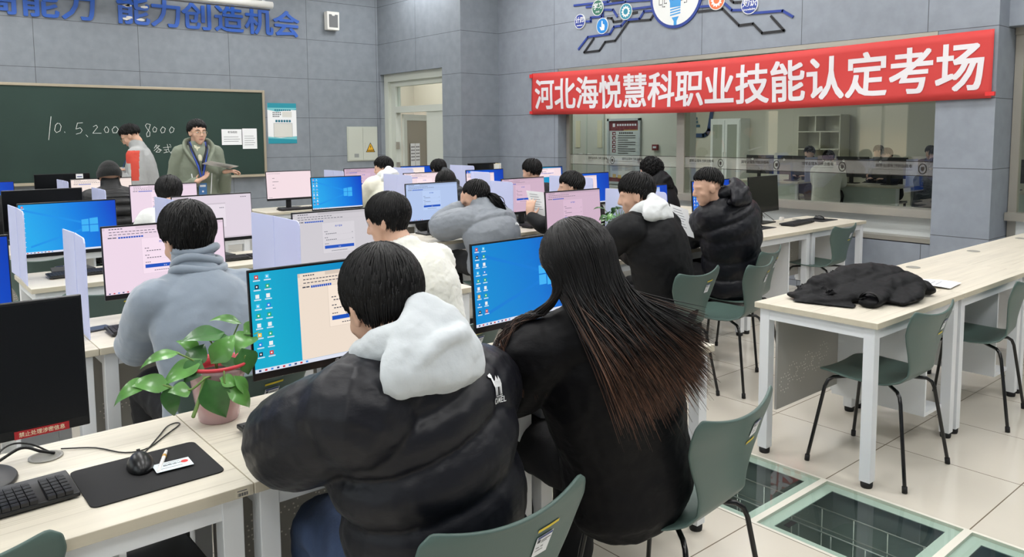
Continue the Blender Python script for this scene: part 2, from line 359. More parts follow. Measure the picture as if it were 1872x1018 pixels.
b_ = n_['Principled BSDF']; src_ = b_.inputs['Base Color'].links[0].from_socket
l_.new(t_.outputs['Object'], m_.inputs[0]); l_.new(m_.outputs[0], x_.inputs['Vector']); l_.new(x_.outputs['Fac'], q_.inputs[0]); l_.new(src_, mm_.inputs['A']); l_.new(q_.outputs[0], mm_.inputs['B']); l_.new(mm_.outputs['Result'], b_.inputs['Base Color'])
wood_edge = mat('wood_edge', (204, 196, 176), .45, var=(8, .06, (.3, 3, 3)))
steel_w = mat('white_steel', (226, 229, 232), .35)
panel_g = mat('grey_panel', (168, 166, 160), .5)
black_p = mat('black_plastic', (22, 23, 25), .42)
black_r = mat('black_rubber', (18, 18, 19), .7)
hole_light = mat('perforation_light', (238, 236, 228), .5)
def make_desk(L, label, cat='desk'):
    t = thing('desk', label, cat)
    b = MB().box(.001, L - .001, 0, .6, .7275, DZ); b.m[2] = 1; b.m[4] = 1; b.m[5] = 1; b.m[3] = 1
    bevel(obj('tabletop', b, [wood, wood_edge], t), .002)
    for x in (.02, L - .07):
        for y in (.02, .53):
            b = MB().box(x, x + .05, y, y + .05, .028, .7275)
            lg = bevel(obj('leg', b, steel_w, t), .002)
            obj('foot', MB().lathe([(.024, 0), (.026, .01), (.026, .028)], 16, c=(x + .025, y + .025, 0)), black_r, lg)
    b = MB().box(.07, L - .07, .024, .055, .675, .7275).box(.07, L - .07, .545, .576, .675, .7275)
    for x in (.022, L - .068): b.box(x, x + .046, .07, .53, .675, .7275)
    obj('rail', b, steel_w, t)
    b = MB().box(.07, L - .29, .51, .522, .22, .675)
    z0 = .30
    for k in range(6):                                              # zigzag diamonds of punched holes, white discs painted for light showing through
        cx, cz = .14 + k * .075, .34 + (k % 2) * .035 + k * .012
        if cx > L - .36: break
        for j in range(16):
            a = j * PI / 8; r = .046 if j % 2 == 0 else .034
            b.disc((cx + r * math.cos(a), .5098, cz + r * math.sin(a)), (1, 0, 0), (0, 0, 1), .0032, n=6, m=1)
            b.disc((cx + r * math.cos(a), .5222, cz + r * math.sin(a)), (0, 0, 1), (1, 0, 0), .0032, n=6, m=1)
    obj('modesty_panel', b, [panel_g, hole_light], t)
    b = MB().box(L - .285, L - .27, .06, .54, .16, .727).box(L - .27, L - .072, .06, .54, .16, .178).box(L - .285, L - .072, .535, .55, .178, .34)
    obj('cupboard', b, steel_w, t)
    gm = MB().lathe([(.040, .0004), (.040, .003), (.034, .004), (.033, .001), (0, .001)], 24, c=(L * .62, .50, DZ))
    obj('grommet', gm, mat('grommet_grey', (150, 148, 140), .4), t)
    return t
SEAM_L, SEAM_R = [-.25, .67, 1.59, 2.51], [3.30, 4.26, 5.22, 6.18, 7.14]
FL = dict(A=1.755, B=3.30, C=4.86, D=6.39, E=7.95)
FR = dict(A=1.485, B=3.35, C=4.88, D=6.42, E=8.02)

deskL = make_desk(.92, 'x'); deskR = make_desk(.96, 'x')
FL['F'] = 9.35
dl = {('L', 'A', 0): 'bleached wood desk under the dark switched-off monitor, nearest the camera', ('L', 'A', 1): 'bleached wood desk of the student with the white hood',
 ('L', 'A', 2): 'bleached wood desk at which the long-haired student sits', ('L', 'B', 0): 'desk behind the dark foreground monitor, cut by the left photo edge', ('L', 'B', 1): 'desk of the student in the grey fleece turtleneck',
 ('L', 'B', 2): 'desk of the student in the fluffy white sweater', ('L', 'C', 1): 'desk with an empty green chair behind the thin white dividers', ('L', 'C', 2): 'desk ahead of the fluffy sweater, under the pale grey screen',
 ('L', 'D', 1): 'desk with the black switched-off monitor in the fourth row', ('L', 'D', 2): 'desk of the dark-haired student in the white and black coat', ('L', 'E', 1): 'desk of the black jacket at the far left, last row', ('L', 'E', 2): 'desk of the student in the black beanie, last row',
 ('R', 'A', 0): 'empty white desk holding the bundled black jacket', ('R', 'A', 1): 'bare white desk with a loose sheet, right of the bundled jacket', ('R', 'A', 2): 'bare desk, third along from the bundled jacket', ('R', 'A', 3): 'bare desk running out at the right photo edge',
 ('R', 'B', 0): 'desk under the mauve screen beside the small leafy plant', ('R', 'B', 1): 'desk before the student in the big black down coat', ('R', 'B', 2): 'desk with a lone black mouse on its pad, right of the down coat', ('R', 'B', 3): 'desk with a black monitor and empty chair by the glass wall',
 ('R', 'C', 0): 'desk the student in the grey puffer leans on', ('R', 'C', 1): 'desk of the student holding up a paper sheet', ('R', 'C', 2): 'desk of the curly-haired student', ('R', 'C', 3): 'third-row desk standing against the glass wall',
 ('R', 'D', 0): 'desk with the vivid blue screen before the empty chair', ('R', 'D', 1): 'desk of the student with smooth black hair behind the pale blue screen', ('R', 'D', 2): 'desk of the student in the black top, in the fourth row', ('R', 'D', 3): 'fourth-row desk nearest the grey wall corner',
 ('R', 'E', 0): 'desk with the lone pink screen in front of the blackboard wall', ('R', 'E', 1): 'desk of the student in the cream hooded jacket', ('R', 'E', 2): 'desk of the student with the dark grey hood', ('R', 'E', 3): 'last-row desk with the books on it'}
dl['L', 'F', 0] = 'teacher desk by the blackboard carrying a black screen with a white label'
first = {}
for row in 'ABCDEF':
    for k in range(4):
        for side, sm, f, p in (('L', SEAM_L, FL, deskL), ('R', SEAM_R, FR, deskR)):
            if (side, row, k) not in dl: continue
            loc = (sm[k] if row != 'F' else 1.22, f[row], 0); g = 'rows of computer desks'
            if side not in first: p.location = loc; first[side] = 1; p['label'] = dl[side, row, k]; p['group'] = g
            else: dup(p, loc, label=dl[side, row, k], group=g)
# ================================================================ chairs
green = mat('chair_green', (78, 99, 93), .42, bump=(300, .04))
chrome_b = mat('black_enamel', (14, 14, 15), .22)
yellow = mat('yellow_tape', (226, 206, 52), .5); paper_w = mat('paper_white', (236, 238, 240), .6); blue_d = mat('label_blue', (44, 66, 128), .5); ink_g = mat('print_grey', (70, 72, 78), .6)
CP = [(.215, .428, .13), (.205, .440, .185), (.15, .447, .213), (.06, .440, .226), (-.04, .436, .226), (-.11, .440, .205), (-.158, .456, .168), (-.184, .490, .142), (-.196, .535, .142), (-.208, .59, .165), (-.222, .65, .202), (-.236, .70, .226), (-.250, .745, .238), (-.260, .778, .232), (-.266, .795, .205)]
def shell(u, v, off=0):
    v = max(0, min(.9999, v)) * (len(CP) - 1); i = int(v); f = v - i; a, b = CP[i], CP[min(i + 1, len(CP) - 1)]
    y, z, w = (a[k] * (1 - f) + b[k] * f for k in range(3))
    bk = max(0, min(1, (v - 7) / 4)); st = 1 - max(0, min(1, (v - 4) / 3))
    y += bk * .035 * u * u; z += st * .012 * u * u - bk * .022 * (1 - u * u) * max(0, min(1, (v - 10) / 4)) + .01 * bk * u * u * max(0, min(1, (v - 11) / 3))
    return V((w * u, y - off, z))
def make_chair(label, tape_above=True):
    t = thing('shell_chair', label, 'chair')
    b = MB(); nu, nv = 12, 42
    vs = [shell(-1 + 2 * i / nu, j / nv) for j in range(nv + 1) for i in range(nu + 1)]
    b.add(vs, [(j * (nu + 1) + i, j * (nu + 1) + i + 1, (j + 1) * (nu + 1) + i + 1, (j + 1) * (nu + 1) + i) for j in range(nv) for i in range(nu)], 0, True)
    s = obj('seat_shell', b, green, t); m = s.modifiers.new('so', 'SOLIDIFY'); m.thickness = .010; m.offset = 0
    m = s.modifiers.new('su', 'SUBSURF'); m.levels = 1; m.render_levels = 1
    for sx_ in (-1, 1):
        for sy in (-1, 1):
            p = [(sx_ * .02, sy * .03, .424), (sx_ * .11, sy * .10, .421), (sx_ * .155, sy * .148, .416), (sx_ * .172, sy * .166, .40), (sx_ * .182, sy * .176, .37), (sx_ * .232, sy * .228, .02)]
            lg = obj('leg', MB().tube(p, .0085, 10), chrome_b, t)
            obj('foot', MB().tube([(sx_ * .231, sy * .227, .03), (sx_ * .233, sy * .229, .002)], .0115, 10, round_=False), black_r, lg)
    def patch(name, u0, u1, v0, v1, mts, n=3, extra=()):
        b = MB(); N = n
        vs = [shell(u0 + (u1 - u0) * i / N, v0 + (v1 - v0) * j / N, .0075) for j in range(N + 1) for i in range(N + 1)]
        b.add(vs, [(j * (N + 1) + i, (j + 1) * (N + 1) + i, (j + 1) * (N + 1) + i + 1, j * (N + 1) + i + 1) for j in range(N) for i in range(N)])
        for (a0, a1, c0, c1, k) in extra:
            q = [shell(u0 + (u1 - u0) * x, v0 + (v1 - v0) * y, .0085) for x, y in ((a0, c0), (a0, c1), (a1, c1), (a1, c0))]; b.add(q, [(0, 1, 2, 3)], k)
        return obj(name, b, mts, t)
    lab = [(.05, .95, .86, .98, 1), (.08, .25, .66, .82, 2), (.32, .9, .7, .74, 2), (.32, .7, .62, .65, 2), (.1, .3, .4, .44, 2), (.1, .6, .25, .28, 2), (.4, .55, .4, .44, 2)]
    v0, v1, w0, w1 = (.72, .80, .825, .838) if tape_above else (.76, .84, .725, .738)
    patch('asset_label', .28, .52, v0, v1, [paper_w, blue_d, ink_g], 2, lab)
    patch('tape', .26, .56, w0, w1, [yellow], 2)
    return t
chairA = make_chair('green shell chair the white-hooded student sits on, yellow tape above its label'); chairB = make_chair('green shell chair of the long-haired student, label above yellow tape', False)
chairA.location = (1.01, 1.44, 0); chairB.location = (1.875, 1.475, 0); chairB.rotation_euler.z = math.radians(6)
for c_ in (chairA, chairB): c_['group'] = 'green shell chairs'
chairs = [(chairA, .07, 1.98, -8, 'green chair corner at the bottom left edge of the photo'), (chairA, 3.62, 2.89, 4, 'green chair of the student with the white hood and black jacket'), (chairA, 4.12, 2.82, 12, 'empty green chair standing out in the aisle behind the down coat'),
 (chairA, 4.62, 3.06, 14, 'green chair half hidden behind the empty aisle chair'), (chairB, 3.64, 1.62, 0, 'empty green chair tucked under the desk with the bundled jacket'), (chairB, 4.72, 1.60, 8, 'green chair at the right photo edge, only its seat and legs in view'),
 (chairB, 6.32, 3.38, 3, 'empty green chair at the desk by the glass wall'), (chairA, .93, 4.60, 5, 'empty green chair ahead of the grey fleece student, behind a divider'), (chairA, 1.84, 4.62, -4, 'empty green chair ahead of the pale divider, under the grey screen'),
 (chairB, .88, 6.08, 0, 'empty green chair seen under the blue desktop screen at left, white label showing'), (chairA, 3.72, 7.62, 0, 'empty green chair below the lone pink screen, behind the vivid blue one'),
 (chairA, .96, 2.79, 0, 'green chair under the student in the grey fleece turtleneck'), (chairA, 1.92, 2.85, 0, 'green chair under the student in the fluffy white sweater'), (chairA, 3.68, 4.55, 0, 'green chair under the student in the grey puffer'),
 (chairA, 4.56, 4.37, 0, 'green chair under the student holding up a sheet'), (chairA, 5.60, 4.47, 0, 'green chair under the curly-haired student'), (chairA, 1.80, 6.00, 0, 'green chair under the student in the white and black coat'),
 (chairA, 1.70, 7.43, 0, 'green chair under the student in the black beanie'), (chairA, .74, 7.37, 0, 'green chair under the black jacket at the far left'), (chairA, 4.50, 7.38, 0, 'green chair under the student in the cream hooded jacket'),
 (chairA, 5.26, 7.37, 0, 'green chair under the student with the dark grey hood'), (chairA, 4.36, 5.91, 0, 'green chair under the student with smooth black hair'), (chairA, 5.42, 5.91, 0, 'green chair under the student in the black top')]
for p, x, y, a, lb in chairs: dup(p, (x, y, 0), math.radians(a), lb, 'green shell chairs')
# ================================================================ dividers
div_m = mat('divider_board', (204, 210, 246), .5)
def divider(ln):
    h = .415; b = MB(); th = .005
    for y0, y1, xa, xb in ((0, ln * .55, 0, .012), (ln * .55, ln, .012, .004)):
        pts = [(y0, 0), (y1, 0), (y1, h)] + ([(.03, h), (.012, h - .006), (.003, h - .02), (0, h - .045)] if y0 == 0 else [(y0, h)])
        vs = [(xa + (xb - xa) * (p[0] - y0) / (y1 - y0) + d, p[0], p[1]) for d in (0, th) for p in pts]; n = len(pts)
        b.add(vs, [tuple(range(n)), tuple(range(n, 2 * n))[::-1]] + [(i, n + i, n + (i + 1) % n, (i + 1) % n) for i in range(n)])
    b.box(.010, .019, ln * .55 - .006, ln * .55 + .006, 0, h)
    return b
dprot = {}
for x, y, ln, lb in [(.67, 3.47, .45, 'tall narrow white divider standing left of the grey fleece student'), (1.585, 3.46, .6, 'broad pale divider between the grey fleece and the fluffy white sweater'), (.67, 4.98, .6, 'white divider at the left edge of the third-row blue screen'),
 (1.52, 5.02, .58, 'pale blue divider in front of the white and black coat'), (1.43, 6.55, .48, 'small white divider across the back of the ribbed black jacket'), (1.46, 8.10, .55, 'smallest white divider at left, near the blackboard ledge'),
 (4.255, 3.39, .58, 'white divider behind the hood of the black and white jacket'), (4.255, 5.04, .58, 'white divider just right of the ponytail'), (5.215, 5.02, .6, 'white divider right of the black top, left of the wavy head'),
 (4.255, 6.62, .56, 'white divider below the cream hooded jacket'), (5.215, 6.56, .56, 'white divider right of the dark grey hood'), (4.255, 8.06, .5, 'white divider left of the cream hooded jacket'), (5.215, 8.08, .5, 'white divider just right of the cream hood'), (6.175, 8.10, .55, 'white divider before the small black screen at the grey corner')]:
    o = obj('desk_divider', divider(ln), div_m, loc=(x, y, DZ + .0005)); tag(o, lb, 'divider', 'white desk dividers')
# ================================================================ monitors
def wallpaper(name, left, mid, right):
    m = emi(name, mid, 1.0); n = m.node_tree.nodes; l = m.node_tree.links
    t = n.new('ShaderNodeTexCoord'); s = n.new('ShaderNodeSeparateXYZ'); a = n.new('ShaderNodeMath'); a.operation = 'MULTIPLY_ADD'; a.inputs[1].default_value = 1.9; a.inputs[2].default_value = .5
    z = n.new('ShaderNodeMath'); z.operation = 'MULTIPLY_ADD'; z.inputs[1].default_value = .55; z.inputs[2].default_value = -.15
    d = n.new('ShaderNodeMath'); d.operation = 'ADD'; r = n.new('ShaderNodeValToRGB')
    l.new(t.outputs['Object'], s.inputs[0]); l.new(s.outputs['X'], a.inputs[0]); l.new(s.outputs['Z'], z.inputs[0]); l.new(a.outputs[0], d.inputs[0]); l.new(z.outputs[0], d.inputs[1]); l.new(d.outputs[0], r.inputs[0])
    e = r.color_ramp.elements; e[0].position = .02; e[0].color = srgb(*left); e[1].position = .98; e[1].color = srgb(*right); k = e.new(.55); k.color = srgb(*mid)
    l.new(r.outputs[0], n['Principled BSDF'].inputs['Emission Color']); return m
WP = {'bright': wallpaper('wallpaper_bright', (38, 170, 236), (10, 128, 226), (0, 70, 200)), 'deep': wallpaper('wallpaper_deep', (12, 140, 212), (0, 118, 210), (0, 62, 184)), 'teal': wallpaper('wallpaper_teal', (22, 172, 206), (8, 140, 196), (0, 66, 150)), 'dark': wallpaper('wallpaper_dark', (4, 96, 216), (0, 84, 206), (0, 60, 180))}
bezel = mat('bezel_black', (13, 14, 16), .3); offscr = mat('screen_off', (9, 10, 13), .16, spec=.4)
SW, SH, SB = .530, .298, .0235      # screen width, height, bottom bezel
class Scr:
    """a picture on a screen, drawn as thin layers; u,v in 0..1 from the lower left"""
    def __init__(s): s.b = MB(); s.mats = []; s.k = 0
    def mi(s, m):
        if m not in s.mats: s.mats.append(m)
        return s.mats.index(m)
    def P(s, u, v, d): return (-SW / 2 + u * SW, -d, v * SH)
    def r(s, u0, v0, u1, v1, m, d=.0004): s.b.quad(s.P(u0, v0, d), s.P(u1, v0, d), s.P(u1, v1, d), s.P(u0, v1, d), s.mi(m))
    def poly(s, pts, m, d): s.b.add([s.P(u, v, d) for u, v in pts], [tuple(range(len(pts)))], s.mi(m))
    def t(s, body, u, v, size, m, d=.0010, align='LEFT', off=.01): s.b.text(body, size * SH, (V(s.P(u, v, d)), V((1, 0, 0)), V((0, 0, 1)), V((0, -1, 0))), s.mi(m), off, 0, align)
    def dashes(s, u, v, n, w, h, m, d=.0010, gap=.4):
        for i in range(n): s.r(u + i * w * (1 + gap), v, u + i * w * (1 + gap) + w, v + h, m, d)
def desktop(s, wp, icons=1, win=None, logo=True, task=True):
    s.r(0, 0, 1, 1, WP[wp], .0002)
    lt = emi('beam_' + wp, {'bright': (26, 146, 232), 'deep': (10, 124, 214), 'teal': (14, 150, 202), 'dark': (6, 92, 212)}[wp]); lg = emi('logo_pane', (62, 178, 244) if wp != 'deep' else (26, 146, 232))
    if logo:
        for v0, v1 in ((.60, .98), (.40, .03)): s.poly([(.62, .55 if v0 > .5 else .45), (.62, .57 if v0 > .5 else .43), (.1, v1), (.14, v1)] if 0 else [(.62, .56), (.62, .60), (.02, .92), (.02, .88)] if v0 > .5 else [(.62, .40), (.62, .44), (.1, .16), (.1, .12)], lt, .0003)
        for (a, b_, c, d_) in ((.625, .52, .70, .64), (.71, .52, .80, .66), (.625, .375, .70, .505), (.71, .36, .80, .505)): s.poly([(a, b_), (c, b_), (c, d_), (a, d_ - .012 if b_ > .5 else d_)], lg, .0004)
    cols = [(230, 236, 240), (40, 130, 220), (244, 190, 60), (40, 170, 120), (210, 60, 60), (20, 30, 60), (240, 240, 240), (90, 200, 240)]
    rnd = random.Random(5)
    for c in range(icons):
        for i in range(9):
            u, v = .025 + c * .062, .93 - i * .096; k = rnd.randrange(8); m = emi('icon_%d' % k, cols[k])
            s.r(u + .002, v, u + .024, v + .040, m, .0006); s.r(u + .008, v + .012, u + .017, v + .028, emi('icon_6', cols[6]), .0008); s.r(u - .006, v - .02, u + .034, v - .008, emi('icon_text', (205, 226, 240)), .0006)
    if task:
        s.r(0, 0, 1, .038, emi('taskbar', (222, 226, 240)), .0008)
        for i in range(9): s.r(.02 + i * .035, .01, .034 + i * .035, .028, emi('task_%d' % (i % 3), [(40, 60, 110), (200, 50, 60), (60, 140, 220)][i % 3]), .0010)
def browser(s, u0, v0, u1, v1, bgm, strip, card=(.30, .24, .66, .80), d=.001, simple=False):
    """an exam page in a browser window with a log-in card"""
    X = lambda u: u0 + (u1 - u0) * u; Y = lambda v: v0 + (v1 - v0) * v
    ik = emi('scr_ink', (70, 74, 88)); bl = emi('scr_link_blue', (30, 84, 190)); wh = emi(bgm.name + '_card', tuple(min(255, int(255 * ((1.055 * c ** (1 / 2.4) - .055) if c > .0031 else c * 12.92)) + 9) for c in bgm.node_tree.nodes['Principled BSDF'].inputs['Emission Color'].default_value[:3]))
    s.r(X(0), Y(0), X(1), Y(1), bgm, d); s.r(X(0), Y(.955), X(1), Y(1), strip, d + .0002); s.r(X(.02), Y(.955), X(.26), Y(.995), bgm, d + .0004)
    s.dashes(X(.05), Y(.965), 5, (u1 - u0) * .016, .012, ik, d + .0006); s.dashes(X(.05), Y(.92), 12, (u1 - u0) * .022, .009, ik, d + .0002); s.dashes(X(.05), Y(.88), 14, (u1 - u0) * .025, .009, ik, d + .0002)
    s.r(X(0), Y(.862), X(1), Y(.865), strip, d + .0002); s.dashes(X(.04), Y(.83), 2, (u1 - u0) * .03, .014, ik, d + .0002, .2); s.dashes(X(.12), Y(.822), 10, (u1 - u0) * .016, .024, bl, d + .0002, .25)
    a, b_, c, e = X(card[0]), Y(card[1]), X(card[2]), Y(card[3]); w, h = c - a, e - b_; x = lambda u: a + w * u; y = lambda v: b_ + h * v
    s.r(a - .002, b_ - .003, c + .002, e + .003, strip, d + .0002); s.r(a, b_, c, e, wh, d + .0004)
    s.t('用户登录', x(.5), y(.85), .036 * min(1, h / .5), bl, d + .0008, 'CENTER')
    for v in (.64, .44):
        s.dashes(x(.06), y(v + .06), 2, w * .04, .010, ik, d + .0008); s.r(x(.06), y(v - .045), x(.94), y(v - .04), strip, d + .0008); s.dashes(x(.1), y(v - .015), 6, w * .04, .011, ik, d + .0008); s.r(x(.9), y(v - .015), x(.93), y(v), ik, d + .0008)
    s.dashes(x(.06), y(.30), 3, w * .03, .010, ik, d + .0008); s.r(x(.05), y(.15), x(.95), y(.25), bl, d + .0008); s.t('登 录', x(.5), y(.175), .02, emi('icon_6', (240, 240, 240)), d + .0012, 'CENTER', 0)
    s.dashes(x(.25), y(.06), 10, w * .035, .009, ik, d + .0008)
BG = dict(pink=(238, 216, 232), mauve=(208, 178, 198), grey=(206, 202, 208), blue=(178, 198, 236), cream=(238, 222, 206), peach=(246, 230, 222), palepink=(244, 222, 228), lilac=(224, 212, 224))
def screen_picture(kind):
    s = Scr(); p = kind.split(':')
    if p[0] == 'off': s.r(0, 0, 1, 1, offscr, .0002)
    elif p[0] == 'desk': desktop(s, p[1], int(p[2]) if len(p) > 2 else 1)
    elif p[0] == 'page':
        s.r(0, 0, 1, 1, emi('scr_' + p[1], BG[p[1]]), .0002); c = BG[p[1]]
        browser(s, 0, .035, 1, 1, emi('scr_' + p[1], c), emi('strip_' + p[1], tuple(int(v * .93) for v in c)), d=.0004)
        for i in range(8): s.r(.02 + i * .035, .01, .034 + i * .035, .026, emi('task_%d' % (i % 3), (40, 60, 110)), .0010)
    elif p[0] == 'plain':
        c = BG[p[1]]; s.r(0, 0, 1, 1, emi('scr_' + p[1], c), .0002); ik = emi('scr_ink', (70, 74, 88)); s.dashes(.03, .93, 10, .02, .01, ik, .0006)
        for v, n in ((.75, 3), (.62, 8), (.50, 2), (.38, 4)): s.dashes(.13, v, n, .012, .02, ik, .0006)
        s.dashes(.03, .03, 5, .012, .014, ik, .0006)
    elif p[0] == 'win':            # browser window floating on a wallpaper: win:wp:bg:u0:v0:u1:v1
        desktop(s, p[1], 2, logo=False); c = BG[p[2]]; browser(s, *[float(q) for q in p[3:7]], emi('scr_' + p[2], c), emi('strip_' + p[2], tuple(int(v * .90) for v in c)), card=(.28, .33, .76, .82), d=.0012)
    elif p[0] == 'file':           # pale page with a pop-up panel
        c = BG['lilac']; s.r(0, 0, 1, 1, emi('scr_lilac', c), .0002); ik = emi('scr_ink', (70, 74, 88)); st = emi('strip_lilac', tuple(int(v * .92) for v in c))
        s.r(0, .70, .2, 1, st, .0004); s.dashes(.2, .92, 3, .02, .014, ik, .0006); s.dashes(.2, .84, 3, .02, .014, ik, .0006); s.r(.42, .25, .66, .82, st, .0004); s.r(.422, .255, .658, .79, emi('lilac_panel', (232, 222, 232)), .0006); s.dashes(.58, .70, 3, .015, .014, ik, .0008); s.dashes(.86, .93, 3, .02, .014, ik, .0006); s.r(0, 0, 1, .035, st, .0004)
    return s
def monitor(kind, label, x, y, a=0, zoff=0, base='rect', hp=False, sticker=False, tilt=4, w=1.0, stuck=None):
    t = thing('computer_monitor', label, 'monitor', (x, y, DZ + .0005 + zoff), math.radians(a), 'computer monitors')
    top = .430; zc = top - .33; R = Matrix.Rotation(math.radians(-tilt), 3, 'X')
    hgt = .33
    b = MB(); b.box(-.27, .27, 0, .012, 0, hgt); b.prism([(-.22, .03), (.22, .03), (.20, .27), (-.20, .27)], .028, 0, (V((0, .011, 0)), V((1, 0, 0)), V((0, 0, 1)), V((0, 1, 0))))
    for i, v in enumerate(b.v): q = R @ V(v); b.v[i] = (q.x, q.y, q.z + zc)
    bevel(obj('casing', b, bezel, t), .003)
    s = screen_picture(kind)
    o = obj('screen', s.b, s.mats, t, (0, -.0004, zc), (math.radians(-tilt), 0, 0))
    for i, v in enumerate(o.data.vertices): v.co.z += SB
    if hp:
        b = MB(); fr = (V((0, -.001, SB / 2)), V((1, 0, 0)), V((0, 0, 1)), V((0, -1, 0))); b.disc(fr[0], fr[1], fr[2], .0085, n=20); b.text('hp', .012, (fr[0] + V((0, -.0008, -.0035)), fr[1], fr[2], fr[3]), 1, .02, shear=.3)
        obj('badge', b, [mat('badge_silver', (176, 180, 186), .3, .6), bezel], t, (0, 0, zc), (math.radians(-tilt), 0, 0))
    b = MB().box(-.028, .028, .034, .062, .012, zc + .12)
    bevel(obj('stand', b, black_p, t), .004)
    if base == 'round': b = MB().lathe([(.112, 0), (.115, .004), (.112, .012), (.06, .018), (0, .018)], 40, c=(0, .04, 0))
    else: b = MB().prism([(-.12, -.05), (.12, -.05), (.10, .13), (-.10, .13)], .012)
    bevel(obj('base', b, black_p, t), .003)
    if sticker:
        b = MB(); b.box(-.058, .058, -.0022, -.0012, .001, .020); b.text('禁止处理涉密信息', .0125, (V((0, -.0024, .006)), V((1, 0, 0)), V((0, 0, 1)), V((0, -1, 0))), 1, .012, sx=.98)
        obj('warning_sticker', b, [mat('sticker_red', (176, 40, 44), .5), mat('sticker_cream', (240, 226, 190), .5)], t, (.165, -.001, zc), (math.radians(-tilt), 0, 0))
    if stuck: obj('corner_label', MB().box(.13, .20, -.003, -.001, .27, .32).box(.14, .19, -.0036, -.003, .285, .295, 1), [paper_w, blue_d], t, (0, 0, zc), (math.radians(-tilt), 0, 0))
    return t
mons = [('off', 'large dark switched-off monitor with a red warning sticker, nearest the camera', .135, 2.14, 0, dict(base='round', sticker=True)),
 ('win:teal:cream:.28:.04:.94:.93', 'monitor showing a cream log-in page over a teal desktop, before the white hood', 1.118, 2.19, 0, dict(base='round', hp=True)),
 ('desk:deep:2', 'monitor with a blue desktop, partly behind the long brown-tipped hair', 1.935, 2.20, 3, dict(base='round', hp=True)),
 ('desk:dark', 'blue monitor cut by the left photo edge behind the dark one', .175, 3.70, 0, {}), ('page:pink', 'pink log-in screen in front of the grey fleece student', 1.062, 3.73, 0, {}), ('page:grey', 'greyish log-in screen behind the white-hooded student, beside the broad divider', 1.945, 3.72, 0, {}),
 ('desk:bright', 'blue desktop screen in the third row, far left', .97, 5.39, 0, {}), ('file', 'pale lilac screen with a pop-up panel, above the grey fleece student', 1.83, 5.33, 0, {}),
 ('off', 'black switched-off monitor behind the third-row blue screen', 1.06, 6.82, 0, {}), ('page:pink', 'pink screen before the dark-haired student in the white and black coat', 1.945, 6.83, 0, {}),
 ('page:peach', 'peach screen behind the black beanie', 1.785, 8.27, 0, {}), ('desk:dark', 'small blue screen at the far left by the blackboard ledge', .80, 8.33, 0, {}),
 ('page:mauve', 'mauve log-in screen left of the small leafy plant', 3.835, 3.86, 0, {}), ('win:dark:blue:.05:.06:.82:.96', 'blue-framed screen showing between the two black jackets at right', 4.55, 3.80, 3, {}), ('win:dark:blue:.2:.2:.7:.8', 'small dark blue screen behind the head over the down coat', 5.49, 3.88, 0, {}), ('off', 'black switched-off monitor turned on its foot by the glass wall', 6.28, 3.88, 4, {}),
 ('page:blue', 'pale blue log-in screen left of the ponytail', 3.63, 5.32, 3, {}), ('page:mauve', 'mauve screen between the ponytail and the held-up sheet', 4.62, 5.30, 3, {}), ('win:dark:palepink:.12:.06:.66:.94', 'blue screen with a pink window, left of the framed notices', 5.66, 5.46, 0, {}),
 ('desk:bright:2', 'vivid blue desktop screen in front of the cream hooded jacket', 3.525, 6.80, 0, {}), ('page:palepink', 'pink screen behind the smooth black hair', 4.59, 6.86, 0, {}), ('win:dark:palepink:.0:.06:.74:.9', 'blue screen with pink windows beside the grey hood', 5.43, 6.90, 0, {}), ('win:teal:palepink:.05:.6:.95:.96', 'teal and white screen behind the black top', 6.40, 6.92, 0, {}),
 ('plain:palepink', 'lone pink screen in front of the blackboard wall', 3.715, 8.32, 0, {}), ('page:mauve', 'mauve screen behind the cream hooded jacket', 4.70, 8.36, 0, {}), ('win:dark:peach:.0:.06:.66:.96', 'white and blue screen under the door notices', 5.52, 8.40, 0, {}), ('off', 'small black screen in front of the grey wall corner', 6.66, 8.50, 0, {}), ('off', 'black screen with a white corner label on the teacher desk by the blackboard', 1.69, 9.62, 0, dict(stuck=1))]
for k, lb, x, y, a, kw in mons: monitor(k, lb, x, y, a, **kw)
# ================================================================ people
skin = mat('skin', (214, 172, 148), .5, bump=(180, .05)); lip = mat('lips', (176, 112, 104), .45)
hair_m = mat('hair_black', (9, 8, 9), .5, spec=.28)
blackcloth = mat('trousers_black', (14, 14, 18), .8, bump=(220, .1)); shoe_m = mat('shoe_dark', (30, 30, 32), .6); shoe_w = mat('shoe_white', (220, 220, 218), .6)
def cloth(name, col, rough=.55, wr=(16, .35, (1, 1, 2.4)), sheen=0): return mat(name, col, rough, bump=wr, sheen=sheen)
def catmull(P, n):
    P = [V(p) for p in P]; Q = [P[0] * 2 - P[1]] + P + [P[-1] * 2 - P[-2]]; k = len(P) - 1; out = []
    for i in range(n):
        t = i / (n - 1) * k; j = min(int(t), k - 1); f = t - j; a, b, c, d = Q[j:j + 4]
        out.append(.5 * ((2 * b) + (c - a) * f + (2 * a - 5 * b + 4 * c - d) * f * f + (3 * b - a - 3 * c + d) * f ** 3))
    return out
def lerpl(L, n):
    k = len(L) - 1; out = []
    for i in range(n):
        t = i / (n - 1) * k; j = min(int(t), k - 1); f = t - j
        out.append(tuple(a * (1 - f) + b * f for a, b in zip(L[j], L[j + 1])))
    return out
def puff(R, nb, amp, ph=0):
    n = len(R); return [tuple(r * (1 + amp * (abs(math.sin(PI * (nb * i / (n - 1) + ph))) ** .34 - .82)) for r in q) for i, q in enumerate(R)] if nb else R
class Pose: pass
